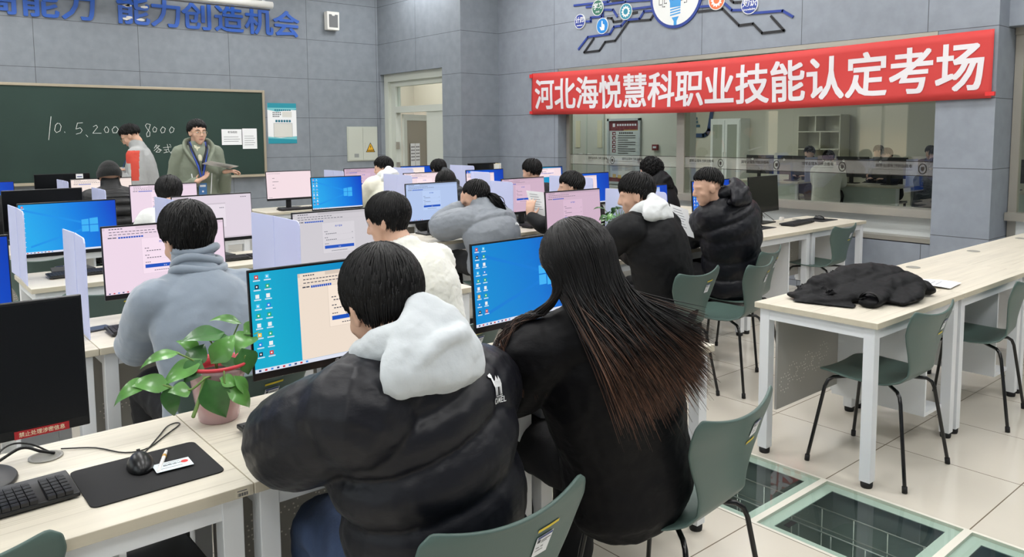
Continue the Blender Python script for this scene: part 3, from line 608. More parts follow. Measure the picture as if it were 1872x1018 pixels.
def sit(x, y, yaw=0, top=1.33, lean=.16, head=None, hp=20, hy=0, hr=0, **k):
    """a seated pose: pelvis at (x, y), facing yaw degrees from +Y; top = height of the hair"""
    p = Pose(); a = math.radians(yaw); f = V((-math.sin(a), math.cos(a), 0)); s = V((math.cos(a), math.sin(a), 0)); p.f, p.s = f, s
    p.pel = V((x, y, .585)); nz_ = top - .255
    p.neck = p.pel + f * lean; p.neck.z = nz_ if 'neck' not in k else 0
    if 'neck' in k: p.neck = V(k['neck'])
    p.chest = p.pel.lerp(p.neck, .62) - f * .025 if 'chest' not in k else V(k['chest'])
    p.head = V(head) if head else p.neck + f * .055 + V((0, 0, .115))
    p.hR = rotz(math.radians(yaw + hy)) @ Matrix.Rotation(math.radians(-hp), 3, 'X') @ Matrix.Rotation(math.radians(hr), 3, 'Y')
    dn = V((0, 0, -.075))
    p.shL = V(k['shL']) if 'shL' in k else p.neck - s * .165 + dn - f * .01; p.shR = V(k['shR']) if 'shR' in k else p.neck + s * .165 + dn - f * .01
    p.elL = V(k['elL']) if 'elL' in k else p.shL - s * .015 + f * .19 + V((0, 0, -.19)); p.elR = V(k['elR']) if 'elR' in k else p.shR + s * .015 + f * .19 + V((0, 0, -.19))
    p.haL = V(k['haL']) if 'haL' in k else p.pel - s * .10 + f * .50 + V((0, 0, .245)); p.haR = V(k['haR']) if 'haR' in k else p.pel + s * .10 + f * .50 + V((0, 0, .245))
    for sd, q in (('L', -1), ('R', 1)):
        hip = p.pel + s * q * .09 + V((0, 0, -.01)); kn = V(k['kn' + sd]) if 'kn' + sd in k else p.pel + f * .40 + s * q * .13 + V((0, 0, .0))
        an = V(k['an' + sd]) if 'an' + sd in k else V((kn.x, kn.y, .095)) - f * .04
        setattr(p, 'hip' + sd, hip); setattr(p, 'kn' + sd, kn); setattr(p, 'an' + sd, an)
    p.sit = True; return p
def hand(mb, w, d, nrm, th, curl=.5, sc=1.0, hold=False):
    """hand: wrist w, finger direction d, palm normal nrm, th = side of the thumb"""
    d = V(d).normalized(); nrm = (V(nrm) - d * V(nrm).dot(d)).normalized(); t = V(th); t = (t - d * t.dot(d) - nrm * t.dot(nrm)).normalized()
    P = lambda a, b, c: V(w) + (d * a + t * b + nrm * c) * sc
    mb.tube([P(-.03, 0, 0), P(.02, 0, 0), P(.06, 0, .002), P(.088, 0, .003)], [(.026 * sc, .019 * sc), (.03 * sc, .016 * sc), (.041 * sc, .0145 * sc), (.04 * sc, .012 * sc)], 12, hint=t)
    for b, ln, sp in ((.031, .068, .10), (.0105, .078, .03), (-.0105, .073, -.04), (-.0305, .058, -.12)):
        q = [P(.075, b, .003)]; a = 0; dr = d + t * sp; cur = q[0]
        for j, fr_ in enumerate((.46, .31, .23)):
            a += curl * (.55 if j == 0 else .75); stp = dr * math.cos(a) + nrm * math.sin(a); cur = cur + stp * (ln * fr_ + (.015 if j == 0 else 0)) * sc; q.append(cur)
        mb.tube(q, [.0092 * sc, .0088 * sc, .008 * sc, .0068 * sc], 8)
    a = P(.015, .026, .004); b = a + (d * .55 + t * .75 + nrm * .25).normalized() * .034 * sc; c = b + (d * .8 + t * .35 + nrm * (.55 if hold else .3)).normalized() * .032 * sc; e = c + (d * .9 + t * .05 + nrm * .4).normalized() * .024 * sc
    mb.tube([a, b, c, e], [.014 * sc, .0115 * sc, .0098 * sc, .008 * sc], 8)
def head_mesh(mb, p):
    A = lambda x, y, z: p.head + p.hR @ V((x, y, z)); X = p.hR @ V((1, 0, 0)); E = lambda c, r, M=None: mb.ell(A(*c), r, p.hR @ M if M else p.hR, 16)
    E((0, -.012, .03), (.075, .095, .088))
    mb.tube([A(0, .022, .045), A(0, .032, .0), A(0, .040, -.045), A(0, .050, -.082), A(0, .058, -.098)], [(.068, .056), (.067, .053), (.060, .047), (.044, .036), (.026, .022)], 16, hint=X)
    mb.tube([A(0, .080, .022), A(0, .096, -.006), A(0, .101, -.024)], [.008, .0105, .013], 10); E((-.012, .090, -.026), (.008, .010, .007)); E((.012, .090, -.026), (.008, .010, .007))
    mb.tube([A(-.052, .062, .026), A(-.025, .078, .031), A(0, .080, .026), A(.025, .078, .031), A(.052, .062, .026)], [.009] * 5, 8)
    for s_ in (-1, 1):
        E((s_ * .042, .055, -.022), (.024, .022, .024)); E((s_ * .074, -.006, -.010), (.009, .019, .031), Matrix.Rotation(s_ * .35, 3, 'Z')); E((s_ * .081, -.014, .004), (.006, .014, .018), Matrix.Rotation(s_ * .5, 3, 'Z'))
    E((0, .083, -.053), (.021, .009, .006)); E((0, .082, -.062), (.019, .009, .006)); E((0, .073, -.090), (.02, .014, .014))
    mb.tube([A(0, -.018, -.02), A(0, -.022, -.075), p.neck + V((0, 0, .02)), p.neck + V((0, 0, -.05))], [(.056, .056), (.053, .055), (.058, .058), (.075, .065)], 16, hint=X)
SK, SR = V((0, -.012, .03)), V((.079, .099, .092))
def hairline(az, st):
    jt_ = .10 * noise.noise(V((math.cos(az) * 3.2, math.sin(az) * 3.2, st.get('seed', 3)))) + .06 * noise.noise(V((math.cos(az) * 9, math.sin(az) * 9, st.get('seed', 3) + 5)))
    a = abs((math.degrees(az) + 180) % 360 - 180); L = [(0, st.get('front', 30)), (50, st.get('front', 30) - 8), (78, st.get('side', -2)), (98, st.get('side', -2) - 8), (125, st.get('nape', -42) + 6), (180, st.get('nape', -42))]
    for (a0, e0), (a1, e1) in zip(L, L[1:]):
        if a <= a1: return math.radians(e0 + (e1 - e0) * (a - a0) / (a1 - a0)) + jt_
    return math.radians(L[-1][1])
def hair(p, st, parent, m):
    """cap plus tapered locks that follow the skull from the crown and then fall"""
    rnd = random.Random(st.get('seed', 3)); A = lambda q: p.head + p.hR @ q; b = MB(); vol = st.get('vol', 1.15); nu, nv = 40, 12
    D = lambda az, el: V((-math.sin(az) * math.cos(el), math.cos(az) * math.cos(el), math.sin(el)))
    at = lambda d, k: SK + V((d.x * SR.x, d.y * SR.y, d.z * SR.z)) * k
    vs = []
    for j in range(nv + 1):
        for i in range(nu):
            az = 2 * PI * i / nu; L = hairline(az, st); el = PI / 2 + (L - PI / 2) * j / nv; d = D(az, max(el, L)); k = 1 + (vol - 1.03) * (1 - (j / nv) ** 3) - .03 * (j / nv) ** 6 + .02 * noise.noise(d * 4 + V((st.get('seed', 3), 0, 0)))
            vs.append(A(at(d, k)))
    b.add(vs, [(j * nu + i, (j + 1) * nu + i, (j + 1) * nu + (i + 1) % nu, j * nu + (i + 1) % nu) for j in range(nv) for i in range(nu)], 0, True)
    crown = V((st.get('cx', .12), -.42, .9)).normalized(); n = st.get('n', 500); ga = PI * (3 - math.sqrt(5)); ln0 = st.get('len', .06); wd = st.get('w', .0062); ms = st.get('mess', .2); cu = st.get('curl', 0)
    for i in range(n):
        z = 1 - 1.75 * (i + .5) / n; az = i * ga; r = math.sqrt(max(0, 1 - z * z)); d = V((r * math.cos(az), r * math.sin(az), z)); a2 = math.atan2(-d.x, d.y); el = math.asin(max(-1, min(1, d.z)))
        if el < hairline(a2, st) + .04: continue
        t = d - crown; t = t - d * t.dot(d)
        t = (t.normalized() if t.length > .05 else V((rnd.random() - .5, rnd.random() - .5, 0))) + V((rnd.uniform(-1, 1), rnd.uniform(-1, 1), rnd.uniform(-1, .6))) * ms
        front = max(0, math.cos(a2)) * (1 if el > .1 else .3); ln = ln0 * rnd.uniform(.7, 1.25) * (1 + st.get('bang', .2) * front); ns = 6; stp = ln / ns; q = []; R = []; pos = None; kj = rnd.uniform(-.03, .02); lift = rnd.uniform(0, 1) * ms * .35; fall = False; vel = None; left = 0; fmax = (st.get('fall', .014) + st.get('fringe', .03) * max(0, math.cos(a2)) ** 2 + st.get('back', .045) * max(0, -math.cos(a2) + .15)) * rnd.uniform(.6, 1.2)
        for j in range(ns + 1):
            if not fall:
                hl = hairline(math.atan2(-d.x, d.y), st); up01 = max(0, min(1, (math.asin(max(-1, min(1, d.z))) - hl) / 1.1)); k0 = 1.035 + (vol - 1.035) * up01 ** .5 + kj
                pos = at(d, k0 + lift * (j / ns) * .3); q.append(pos)
                d2 = (d + t * (stp / .09)); d2.normalize(); vel = (at(d2, k0) - at(d, k0)).normalized(); d = d2; t = t - d * t.dot(d); t.normalize()
                if math.asin(max(-1, min(1, d.z))) < hairline(math.atan2(-d.x, d.y), st) - .02: fall = True
            else:
                g = p.hR.transposed() @ V((0, 0, -1)); ind = V((-pos.x, -(pos.y + .02), 0)); vel = (vel * .5 + g * .42 + ind.normalized() * st.get('tuck', .16) + V((rnd.uniform(-1, 1), rnd.uniform(-1, 1), 0)) * ms * .25).normalized(); left += stp; pos = pos + vel * (stp if left < fmax else .0008); q.append(pos)
            if cu: q[-1] = q[-1] + V((math.sin(j * 2.1 + i), math.cos(j * 1.7 + i * 2), math.sin(j * 1.3 + i * 3))) * cu
            R.append((wd * (1 - (j / ns) ** 1.6 * .92), wd * .45 * (1 - (j / ns) ** 1.6 * .9)))
        b.tube([A(v) for v in q], R, 4, round_=False)
    return obj('hair', b, m, parent)
def torso_tube(p, t, nb=0, amp=.1, hem=-.05, n=44, wide=1.0, top_r=.085, dep=1.0):
    up_ = (p.chest - p.pel).normalized(); sh = (p.shR - p.shL).normalized(); base = p.pel + V((0, 0, hem)) if p.sit else p.pel + V((0, 0, hem))
    hs = p.s
    P = catmull([base, p.pel.lerp(p.chest, .35) + p.back * .0, p.chest, p.chest.lerp(p.neck, .62), p.neck], n)
    R = lerpl([(.185 * wide + t, (.145 + t) * dep), (.172 * wide + t, (.128 + t) * dep), (.182 * wide + t, (.125 + t) * dep), (.168 + t * .8, (.108 + t * .8) * dep), (top_r + t * .3, (top_r * .95 + t * .3))], n)
    H = [hs.lerp(sh, min(1, i / (n * .6))) for i in range(n)]
    return P, puff(R, nb, amp), H
def person(label, p, group=None, near=False, face=False, jacket=None, jt=.02, nb=0, amp=.1, snb=0, hem=-.05, wide=1.0, sleeve=1.0, disp=None, collar=.05, collar_m=None, st=None, hood=None, hood_m=None, legs=True, trouser=None, shoe=None, handL=None, handR=None, wristcut=.9, hairm=None, dep=1.0, name='person', jname='jacket', hatm=None, vox=None, top_r=.085):
    vox = vox or (.0075 if near else .0115)
    b = MB(); p.back = -p.f
    head_mesh(b, p)
    P, R, H = torso_tube(p, -.04, n=14, hem=.04); b.tube(P, R, 16, hint=H)
    for s_, sh, el, ha, hd in ((-1, p.shL, p.elL, p.haL, handL), (1, p.shR, p.elR, p.haR, handR)):
        b.tube(catmull([p.neck + V((0, 0, -.05)), sh, el, ha], 16), lerpl([(.05, .05), (.05, .05), (.04, .04), (.027, .027)], 16), 10)
        h = hd or {}; d = V(h.get('d', (ha - el).normalized() * .8 + p.f * .5)); hand(b, ha, d, h.get('n', V((0, 0, -1))), h.get('t', p.s * -s_), h.get('curl', .45), h.get('sc', 1.0), h.get('hold', False))
    for hp_, kn, an in ((p.hipL, p.knL, p.anL), (p.hipR, p.knR, p.anR)): b.tube(catmull([hp_, hp_.lerp(kn, .55), kn, kn.lerp(an, .5), an], 14), lerpl([(.06, .06), (.06, .06), (.05, .05), (.045, .045), (.034, .034)], 14), 10)
    body = obj(name, melt(b, vox, 4, name=name), skin); tag(body, label, 'person', group)
    # jacket: torso, yoke and sleeves fused
    b = MB(); P, R, H = torso_tube(p, jt, nb, amp, hem, wide=wide, dep=dep, top_r=top_r); b.tube(P, R, 28, hint=H)
    b.tube(catmull([p.shL, p.neck + V((0, 0, -.045)) , p.shR], 14), lerpl([(.056 + jt, .056 + jt), (.066 + jt, .062 + jt), (.056 + jt, .056 + jt)], 14), 16)
    for sh, el, ha in ((p.shL, p.elL, p.haL), (p.shR, p.elR, p.haR)):
        w = el.lerp(ha, wristcut); n = 30
        b.tube(catmull([sh.lerp(p.chest, .25), sh, el, w], n), puff(lerpl([(.05 + jt * sleeve, .05 + jt), (.064 + jt * sleeve, .062 + jt * sleeve), (.056 + jt * sleeve, .054 + jt * sleeve), (.037 + jt * .6 * sleeve, .037 + jt * .6 * sleeve)], n), snb, amp * 1.1), 18)
    if collar: b.tube([p.neck + V((0, 0, -.05)), p.neck + (p.head - p.neck) * .1, p.neck + (p.head - p.neck).normalized() * collar], [(.088 + jt * .4, .085 + jt * .4), (.078 + jt * .3, .078 + jt * .3), (.068 + jt * .25, .068 + jt * .25)], 20, hint=p.s)
    jk = obj(jname, melt(b, vox * (.9 if near and nb else 1), 2 if nb else 5, disp, jname), jacket, body)
    if hood:
        jb = MB(); c = p.neck; f, s = p.f, p.s; k = hood
        Q = lambda a, b_, z_: c + s * a * k + f * b_ * k + V((0, 0, z_ * k))
        jb.tube(catmull([Q(-.075, .075, -.01), Q(-.105, .01, .03), Q(-.085, -.07, .075), Q(0, -.105, .098), Q(.085, -.07, .075), Q(.105, .01, .03), Q(.075, .075, -.01)], 24), lerpl([(.022, .026), (.032, .036), (.034, .04), (.032, .036), (.034, .04), (.032, .036), (.022, .026)], 24), 14)
        jb.tube(catmull([Q(-.075, .07, -.01), Q(-.03, .10, -.045), Q(.03, .10, -.045), Q(.075, .07, -.01)], 12), lerpl([(.022, .024), (.026, .028), (.026, .028), (.022, .024)], 12), 12)
        jb.tube(catmull([Q(.012, -.055, .150), Q(.012, -.090, .112), Q(.004, -.125, .055), Q(-.008, -.142, .002), Q(-.012, -.136, -.030)], 20), lerpl([(.040, .026), (.088, .034), (.120, .040), (.133, .038), (.122, .020)], 20), 26, hint=s)
        jb.tube(catmull([Q(-.118, -.085, -.01), Q(-.075, -.150, .040), Q(0, -.163, .082), Q(.07, -.140, .085), Q(.112, -.085, .05)], 26), lerpl([(.016, .020), (.019, .022), (.016, .018), (.019, .022), (.016, .020)], 26), 12)
        obj('hood', melt(jb, vox * .8, 6, [(.07, .020, 2)], 'hood'), hood_m, body)
    if legs:
        b = MB(); b.ell(p.pel, (.17, .145, .098), rotz(math.atan2(p.s.y, p.s.x)))
        for hp_, kn, an in ((p.hipL, p.knL, p.anL), (p.hipR, p.knR, p.anR)): b.tube(catmull([hp_, hp_.lerp(kn, .55), kn, kn.lerp(an, .5), an], 20), lerpl([(.10, .10), (.094, .09), (.080, .078), (.072, .07), (.062, .062)], 20), 16)
        obj('trousers', melt(b, .012 if near else .016, 4, [(.07, .022, 2)], 'trousers'), trouser or blackcloth, body)
        for an in (p.anL, p.anR):
            b = MB(); b.tube([an - p.f * .055 + V((0, 0, -.052)), an + V((0, 0, -.045)), an + p.f * .10 + V((0, 0, -.062)), an + p.f * .185 + V((0, 0, -.068))], [(.034, .034), (.040, .046), (.046, .032), (.034, .024)], 14, hint=p.s)
            obj('shoe', melt(b, .009, 3, name='shoe'), shoe or shoe_m, body)
    if st is not None: hair(p, st, body, hairm or hair_m)
    if face:
        A = lambda x, y, z: p.head + p.hR @ V((x, y, z)); e = MB()
        for s_ in (-1, 1): e.ell(A(s_ * .031, .0745, .008), (.0125, .008, .0062), p.hR, 12, 0); e.ell(A(s_ * .031, .0800, .008), (.0055, .0032, .0052), p.hR, 10, 1)
        obj('eyes', e, [mat('eye_white', (230, 226, 220), .3), mat('eye_iris', (26, 18, 14), .2)], body)
        e = MB()
        for s_ in (-1, 1): e.tube([A(s_ * .015, .0875, .030), A(s_ * .033, .084, .035), A(s_ * .052, .070, .029)], [.003, .0042, .002], 6)
        obj('eyebrows', e, hair_m, body)
        e = MB(); e.tube([A(-.021, .084, -.057), A(0, .093, -.0555), A(.021, .084, -.057)], [(.003, .004), (.004, .0065), (.003, .004)], 8); obj('lips', e, lip, body)
    p.body, p.jk = body, jk; return body
def decal(name, target, mb, mats, parent, org, u, v, nrm, off=.002):
    """wrap the flat drawing mb (its x,y in metres) onto a garment"""
    bm = bmesh.new(); bm.from_mesh(target.data); bv = BVHTree.FromBMesh(bm); n = V(nrm).normalized(); out = []
    for q in mb.v:
        o = V(org) + V(u) * q[0] + V(v) * q[1]; h = bv.ray_cast(o + n * .15, -n, .4); out.append(h[0] + n * off if h[0] else o)
    bm.free(); mb.v = [tuple(q) for q in out]; return obj(name, mb, mats, parent)
black_puffer = cloth('black_puffer', (15, 16, 24), .45, (13, .28, (1, 1, 2.6))); coat_black = cloth('black_coat', (8, 8, 12), .62, (12, .45, (1, 1, 2)))
black_puffer.node_tree.nodes['Principled BSDF'].inputs['Specular IOR Level'].default_value = .35; coat_black.node_tree.nodes['Principled BSDF'].inputs['Specular IOR Level'].default_value = .2
hood_grey = cloth('hood_pale_grey', (204, 210, 214), .85, (60, .2, (1, 1, 1)), .3); hood_white = cloth('hood_white', (222, 225, 226), .85, (50, .2, (1, 1, 1)), .3); white_ink = mat('logo_white', (236, 238, 240), .6)
jeans = mat('jeans_dark_blue', (52, 68, 98), .8, var=(7, .5), bump=(120, .15))
# ---- student with the white hood, foreground
p = sit(1.0, 1.44, top=1.33, neck=(.885, 1.42, 1.085), chest=(.945, 1.43, .87), head=(.868, 1.475, 1.200), hp=28, hy=-4, hr=-4, shL=(.745, 1.40, 1.005), shR=(1.085, 1.45, .965), elL=(.715, 1.64, .885), elR=(1.255, 1.66, .885), haL=(.92, 1.95, .825), haR=(1.14, 1.99, .825), knL=(.86, 1.80, .56), knR=(1.12, 1.84, .53))
P1 = p; person('student in a black puffer jacket with a pale grey hood, back to the camera', p, near=True, jacket=black_puffer, jt=.052, nb=5, amp=.20, snb=2.5, hem=-.09, wide=1.0, disp=[(.045, .006, 2)], collar=.03, hood=.90, hood_m=hood_grey, trouser=jeans, st=dict(n=4500, len=.085, vol=1.19, mess=.13, bang=.4, w=.0028, nape=-36, side=-4, fall=.022, seed=4), vox=.007, jname='puffer_jacket')
b = MB()
for poly in ([(-.017, -.001), (-.016, .012), (.014, .012), (.016, .002), (.012, -.002)], [(-.012, .010), (-.004, .022), (.003, .010)], [(.001, .010), (.008, .021), (.014, .010)], [(-.018, .0), (-.022, .018), (-.018, .024), (-.015, .010)], [(-.022, .018), (-.028, .021), (-.028, .025), (-.019, .028), (-.017, .022)], [(-.016, .0), (-.0165, -.017), (-.0135, -.017), (-.011, .0)], [(-.009, .0), (-.009, -.017), (-.006, -.017), (-.005, .0)], [(.004, .0), (.0045, -.017), (.0075, -.017), (.009, .0)], [(.010, .0), (.0115, -.017), (.0145, -.017), (.0155, .002)]):
    b.add([(x * 1.15, y * 1.15, 0) for x, y in poly], [tuple(range(len(poly)))])
b.box(-.018, .018, -.0235, -.021, 0, 0); b.text('CAMEL', .0185, (V((0, -.038, 0)), V((1, 0, 0)), V((0, 1, 0)), V((0, 0, 1))), 0, .012)
decal('logo', p.jk, b, white_ink, p.body, (1.065, 1.30, 1.02), V((.95, .25, -.12)).normalized(), V((.05, .12, .99)).normalized(), V((-.1, -1, .35)), .0035)
# ---- long-haired student in the black coat
p = sit(1.72, 1.50, top=1.345, neck=(1.515, 1.45, 1.075), chest=(1.605, 1.465, .87), head=(1.478, 1.475, 1.215), hp=26, hy=-6, hr=-8, shL=(1.385, 1.53, .985), shR=(1.70, 1.43, .955), elL=(1.40, 1.665, .845), elR=(1.82, 1.66, .84), haL=(1.585, 1.90, .812), haR=(1.90, 2.0, .812))
P2 = p; person('student in a black coat with very long hair fading to brown, back to the camera', p, near=True, jacket=coat_black, jt=.034, nb=2, amp=.03, hem=-.075, wide=1.02, disp=[(.07, .012, 2), (.2, .015, 1)], collar=.05, trouser=blackcloth, vox=.0078, jname='coat')
rnd = random.Random(9); b = MB(); A = lambda q: p.head + p.hR @ q
def dyed(name, z0, col):
    m = mat(name, (14, 12, 13), .45, spec=.35); n = m.node_tree.nodes; l = m.node_tree.links
    g = n.new('ShaderNodeNewGeometry'); s = n.new('ShaderNodeSeparateXYZ'); l.new(g.outputs['Position'], s.inputs[0]); q = n.new('ShaderNodeMapRange'); q.inputs['From Min'].default_value = z0 - .12; q.inputs['From Max'].default_value = z0 + .10
    x = n.new('ShaderNodeMix'); x.data_type = 'RGBA'; x.inputs['A'].default_value = srgb(*col); x.inputs['B'].default_value = srgb(14, 12, 13); l.new(s.outputs['Z'], q.inputs['Value']); l.new(q.outputs[0], x.inputs['Factor']); l.new(x.outputs['Result'], n['Principled BSDF'].inputs['Base Color']); return m
lh = [dyed('hair_dyed_low', .93, (64, 44, 38)), dyed('hair_dyed_mid', 1.0, (96, 66, 52)), dyed('hair_dyed_high', 1.07, (134, 96, 76))]
at = lambda d, k: SK + V((d.x * SR.x, d.y * SR.y, d.z * SR.z)) * k
bmj = bmesh.new(); bmj.from_mesh(p.jk.data); bvj = BVHTree.FromBMesh(bmj); bmj.free()
def clear(pt, m_):
    h = bvj.find_nearest(pt)
    if h[0] is not None:
        if (pt - h[0]).dot(h[1]) < m_: return h[0] + h[1] * m_
    return pt
for i in range(3600):
    az = rnd.uniform(-PI, PI); el = math.radians(rnd.uniform(5, 88) if abs(az) > .9 else rnd.uniform(48, 88)); st_ = {}
    D = lambda az, el: V((-math.sin(az) * math.cos(el), math.cos(az) * math.cos(el), math.sin(el)))
    a = az if abs(az) > 1.25 else math.copysign(1.25 + .35 * rnd.random(), az); q = []
    k0 = 1.08 + rnd.random() * .09
    for j in range(6): f = j / 5; q.append(A(at(D(az + (a - az) * min(1, f * 1.4), el + (math.radians(-20) - el) * f), k0 + .05 * f)))
    u = (-1 if a > 0 else 1) * (1 - min(1, (abs(a) - 1.2) / (PI - 1.2)))           # -1 left ear .. 0 nape .. 1 right ear
    if u < -.72 and rnd.random() < .8:
        e1 = V((1.375 + rnd.uniform(-.02, .02), 1.575 + rnd.uniform(-.02, .03), 1.0)); m1 = q[-1].lerp(e1, .5) + V((-.012, .02, .02)); e1.z = rnd.uniform(.93, 1.04)
    else:
        w = (u + .8) / 1.8 + rnd.uniform(-.10, .10); w = max(0, min(1, w)); m1 = V((1.37, 1.36, 1.07)).lerp(V((1.555, 1.33, 1.06)), w); e1 = V((1.41, 1.24, .88)).lerp(V((1.69, 1.21, .905)), w) + V((rnd.gauss(0, .02), rnd.uniform(-.012, .012), rnd.gauss(.03, .05) + .06 * abs(w - .35))); m1 = m1.lerp(e1 + V((-.02, .02, .16)), .4)
    c1 = q[-1] + (q[-1] - q[-2]).normalized() * .03 + V((0, -.01, -.05))
    for j in range(1, 11):
        f = j / 10; pt = q[5] * (1 - f) ** 3 + c1 * 3 * f * (1 - f) ** 2 + m1 * 3 * f * f * (1 - f) + e1 * f ** 3
        q.append(clear(pt, .006 + .016 * rnd.random() ) if f > .25 else pt)
    wv = rnd.uniform(.0011, .0024); b.tube(q, [(wv * 1.3, wv * .7)] * 12 + [(wv, wv * .6), (wv * .8, wv * .5), (wv * .55, wv * .4), (wv * .15, wv * .15)], 4, rnd.choice((0, 0, 0, 1, 1, 1, 2)), round_=False)
nu, nv = 30, 10; vs = []
for j in range(nv + 1):
    for i in range(nu): az = 2 * PI * i / nu; c_ = max(0, math.cos(az)); L = math.radians(-15 + 58 * c_); el = PI / 2 + (L - PI / 2) * j / nv; vs.append(A(at(D(az, el), 1.08)))
b.add(vs, [(j * nu + i, (j + 1) * nu + i, (j + 1) * nu + (i + 1) % nu, j * nu + (i + 1) % nu) for j in range(nv) for i in range(nu)], 0, True)
obj('hair', b, lh, p.body)
c = MB(); c.ell((0, 0, 0), (.007, .007, .004), None, 10); c.v = [tuple(V((1.335, 1.50, 1.005)) + V((-.75, -.6, .25)).normalized() * v[2] + V(v) * .0 + V((.6, -.75, 0)) * v[0] + V((0, .1, 1)) * v[1]) for v in c.v]; bt = obj('snap_button', c, white_ink, p.body)
# ---- grey fleece turtleneck
fleece = cloth('grey_fleece', (134, 146, 160), .9, (26, .25, (1, 1, 1)), .5)
p = sit(.96, 2.80, top=1.315, lean=.14, head=(.925, 3.0, 1.185), neck=(.945, 2.94, 1.055), hp=22, hy=12)
person('student in a grey-blue fleece turtleneck with messy black hair', p, near=True, jacket=fleece, jt=.024, disp=[(.12, .022, 2)], hem=-.03, collar=.10, st=dict(n=3600, len=.085, vol=1.36, mess=.5, w=.0032, nape=-38, side=0, fall=.016, seed=7), jname='fleece', wide=.98)
b = MB(); c = p.neck
for k_, (z_, r_, th) in enumerate(((.055, .080, .016), (.022, .090, .016), (.09, .074, .015))):
    b.tube([c + p.s * math.cos(t) * r_ + p.f * (math.sin(t) * r_ * .95 + z_ * .35) + V((0, 0, z_ + .012 * math.sin(t * 2 + k_) - .02 * math.sin(t))) for t in [2 * PI * q / 24 for q in range(25)]], [th] * 25, 10, caps=False)
obj('collar_fold', b, fleece, p.body)
# ---- fluffy white sweater
fluff = cloth('fluffy_white', (228, 228, 220), .95, (40, .2, (1, 1, 1)), .6); fb = fluff.node_tree.nodes['Principled BSDF']; fb.inputs['Subsurface Weight'].default_value = 1; fb.inputs['Subsurface Radius'].default_value = (1, 1, .95); fb.inputs['Subsurface Scale'].default_value = .03
p = sit(1.92, 2.86, top=1.32, lean=.14, head=(1.842, 3.08, 1.18), neck=(1.885, 3.01, 1.05), hp=18, hy=38)
person('student in a fluffy white sweater, face turned left in profile', p, near=True, jacket=fluff, jt=.034, disp=[(.09, .02, 2), (.012, .010, 3)], hem=-.03, collar=.0, st=dict(n=3600, len=.07, vol=1.18, mess=.14, w=.0030, nape=-40, side=-6, fall=.03, fringe=.06, seed=12), jname='sweater')
# ---- student with the white hood over a black jacket, right block
jk2 = cloth('black_jacket', (13, 14, 17), .65, (14, .35, (1, 1, 2))); jk2.node_tree.nodes['Principled BSDF'].inputs['Specular IOR Level'].default_value = .25
p = sit(3.62, 2.86, top=1.355, lean=.14, head=(3.43, 2.96, 1.218), neck=(3.45, 2.905, 1.11), hp=14, hy=42, elL=(3.30, 3.12, .88), haL=(3.5, 3.4, .82))
person('student in a black jacket with a white hood, head turned left', p, near=True, jacket=jk2, jt=.032, disp=[(.1, .02, 2)], hood=.70, hood_m=hood_white, collar=.03, st=dict(n=900, len=.07, vol=1.19, mess=.14, w=.0062, nape=-34, side=2, fall=.016, fringe=.05, seed=21))
# ---- big black down coat holding a sheet
p = sit(4.60, 3.09, yaw=8, top=1.345, lean=.10, head=(4.29, 3.08, 1.215), neck=(4.43, 3.04, 1.13), hp=16, hy=48, shL=(4.34, 3.06, 1.02), shR=(4.64, 3.03, 1.02), elL=(4.42, 3.33, .87), elR=(4.74, 3.28, .86), haL=(4.30, 3.42, .92), haR=(4.385, 3.265, .935))
person('student in a big black hooded down coat reading a sheet, profile to the left', p, near=True, jacket=black_puffer, jt=.055, nb=6, amp=.16, snb=4, disp=[(.06, .012, 2)], hood=.88, hood_m=black_puffer, collar=.05, hem=-.09, st=dict(n=800, len=.045, vol=1.15, mess=.2, w=.006, nape=-12, side=20, front=40, fringe=.008, back=.02, seed=31), jname='down_coat', handR=dict(d=(-.75, .35, .45), n=(-.3, .8, -.2), t=(-.1, .2, 1), curl=.5, hold=True), handL=dict(d=(.2, -.3, .6), n=(.5, -.6, 0), t=(0, 0, 1), curl=.5))
# ---- beanie
rib = cloth('ribbed_down_black', (16, 17, 19), .55)
p = sit(1.70, 7.45, top=1.36, lean=.10, hp=12)
person('student in a black beanie and ribbed black down jacket', p, near=True, jacket=rib, jt=.034, nb=9, amp=.30, collar=.10, snb=8)
b = MB(); A = lambda q: p.head + p.hR @ q
vs = []; nu, nv = 40, 12
for j in range(nv + 1):
    for i in range(nu): az = 2 * PI * i / nu; el = PI / 2 - (PI / 2 + .32) * j / nv; r = 1.2 + (.09 if j > nv - 4 else 0) + .012 * math.sin(az * 20); vs.append(A(at(D(az, el), r) + V((0, 0, .012 * (1 - j / nv)))))
b.add(vs, [(j * nu + i, (j + 1) * nu + i, (j + 1) * nu + (i + 1) % nu, j * nu + (i + 1) % nu) for j in range(nv) for i in range(nu)], 0, True)
obj('beanie', b, cloth('beanie_knit', (22, 24, 24), .95, (90, .5, (1, 1, .3)), .1), p.body)
# ---- the other students
coat_w = cloth('white_coat', (226, 228, 226), .7); cream = cloth('cream_jacket', (232, 230, 214), .75); greyp = cloth('grey_puffer', (128, 134, 142), .5, (12, .4, (1, 1, 2))); dark_top = cloth('black_top', (28, 30, 36), .8); dgrey = cloth('charcoal_jacket', (54, 58, 61), .7)
std = lambda **k: dict(dict(n=420, len=.07, vol=1.19, mess=.18, w=.0085, nape=-38, side=-8), **k)
p = sit(1.80, 6.02, top=1.285, lean=.14, hp=26, elL=(1.60, 6.22, .86), haL=(1.72, 6.5, .80))
person('student with chin-length black hair in a white and black coat', p, jacket=coat_w, jt=.03, st=std(len=.17, side=-30, nape=-48, mess=.1, fall=.08, seed=41), disp=[(.1, .02, 2)])
b = MB()
for q in ((p.shL, p.elL, p.haL), (p.shR, p.elR, p.haR)):
    P_ = catmull([V(v) for v in q], 12); b.tube([v + V((0, -.088 + .03 * (i / 11), .012)) for i, v in enumerate(P_)], [(.012, .006)] * 12, 6, hint=(1, 0, 0))
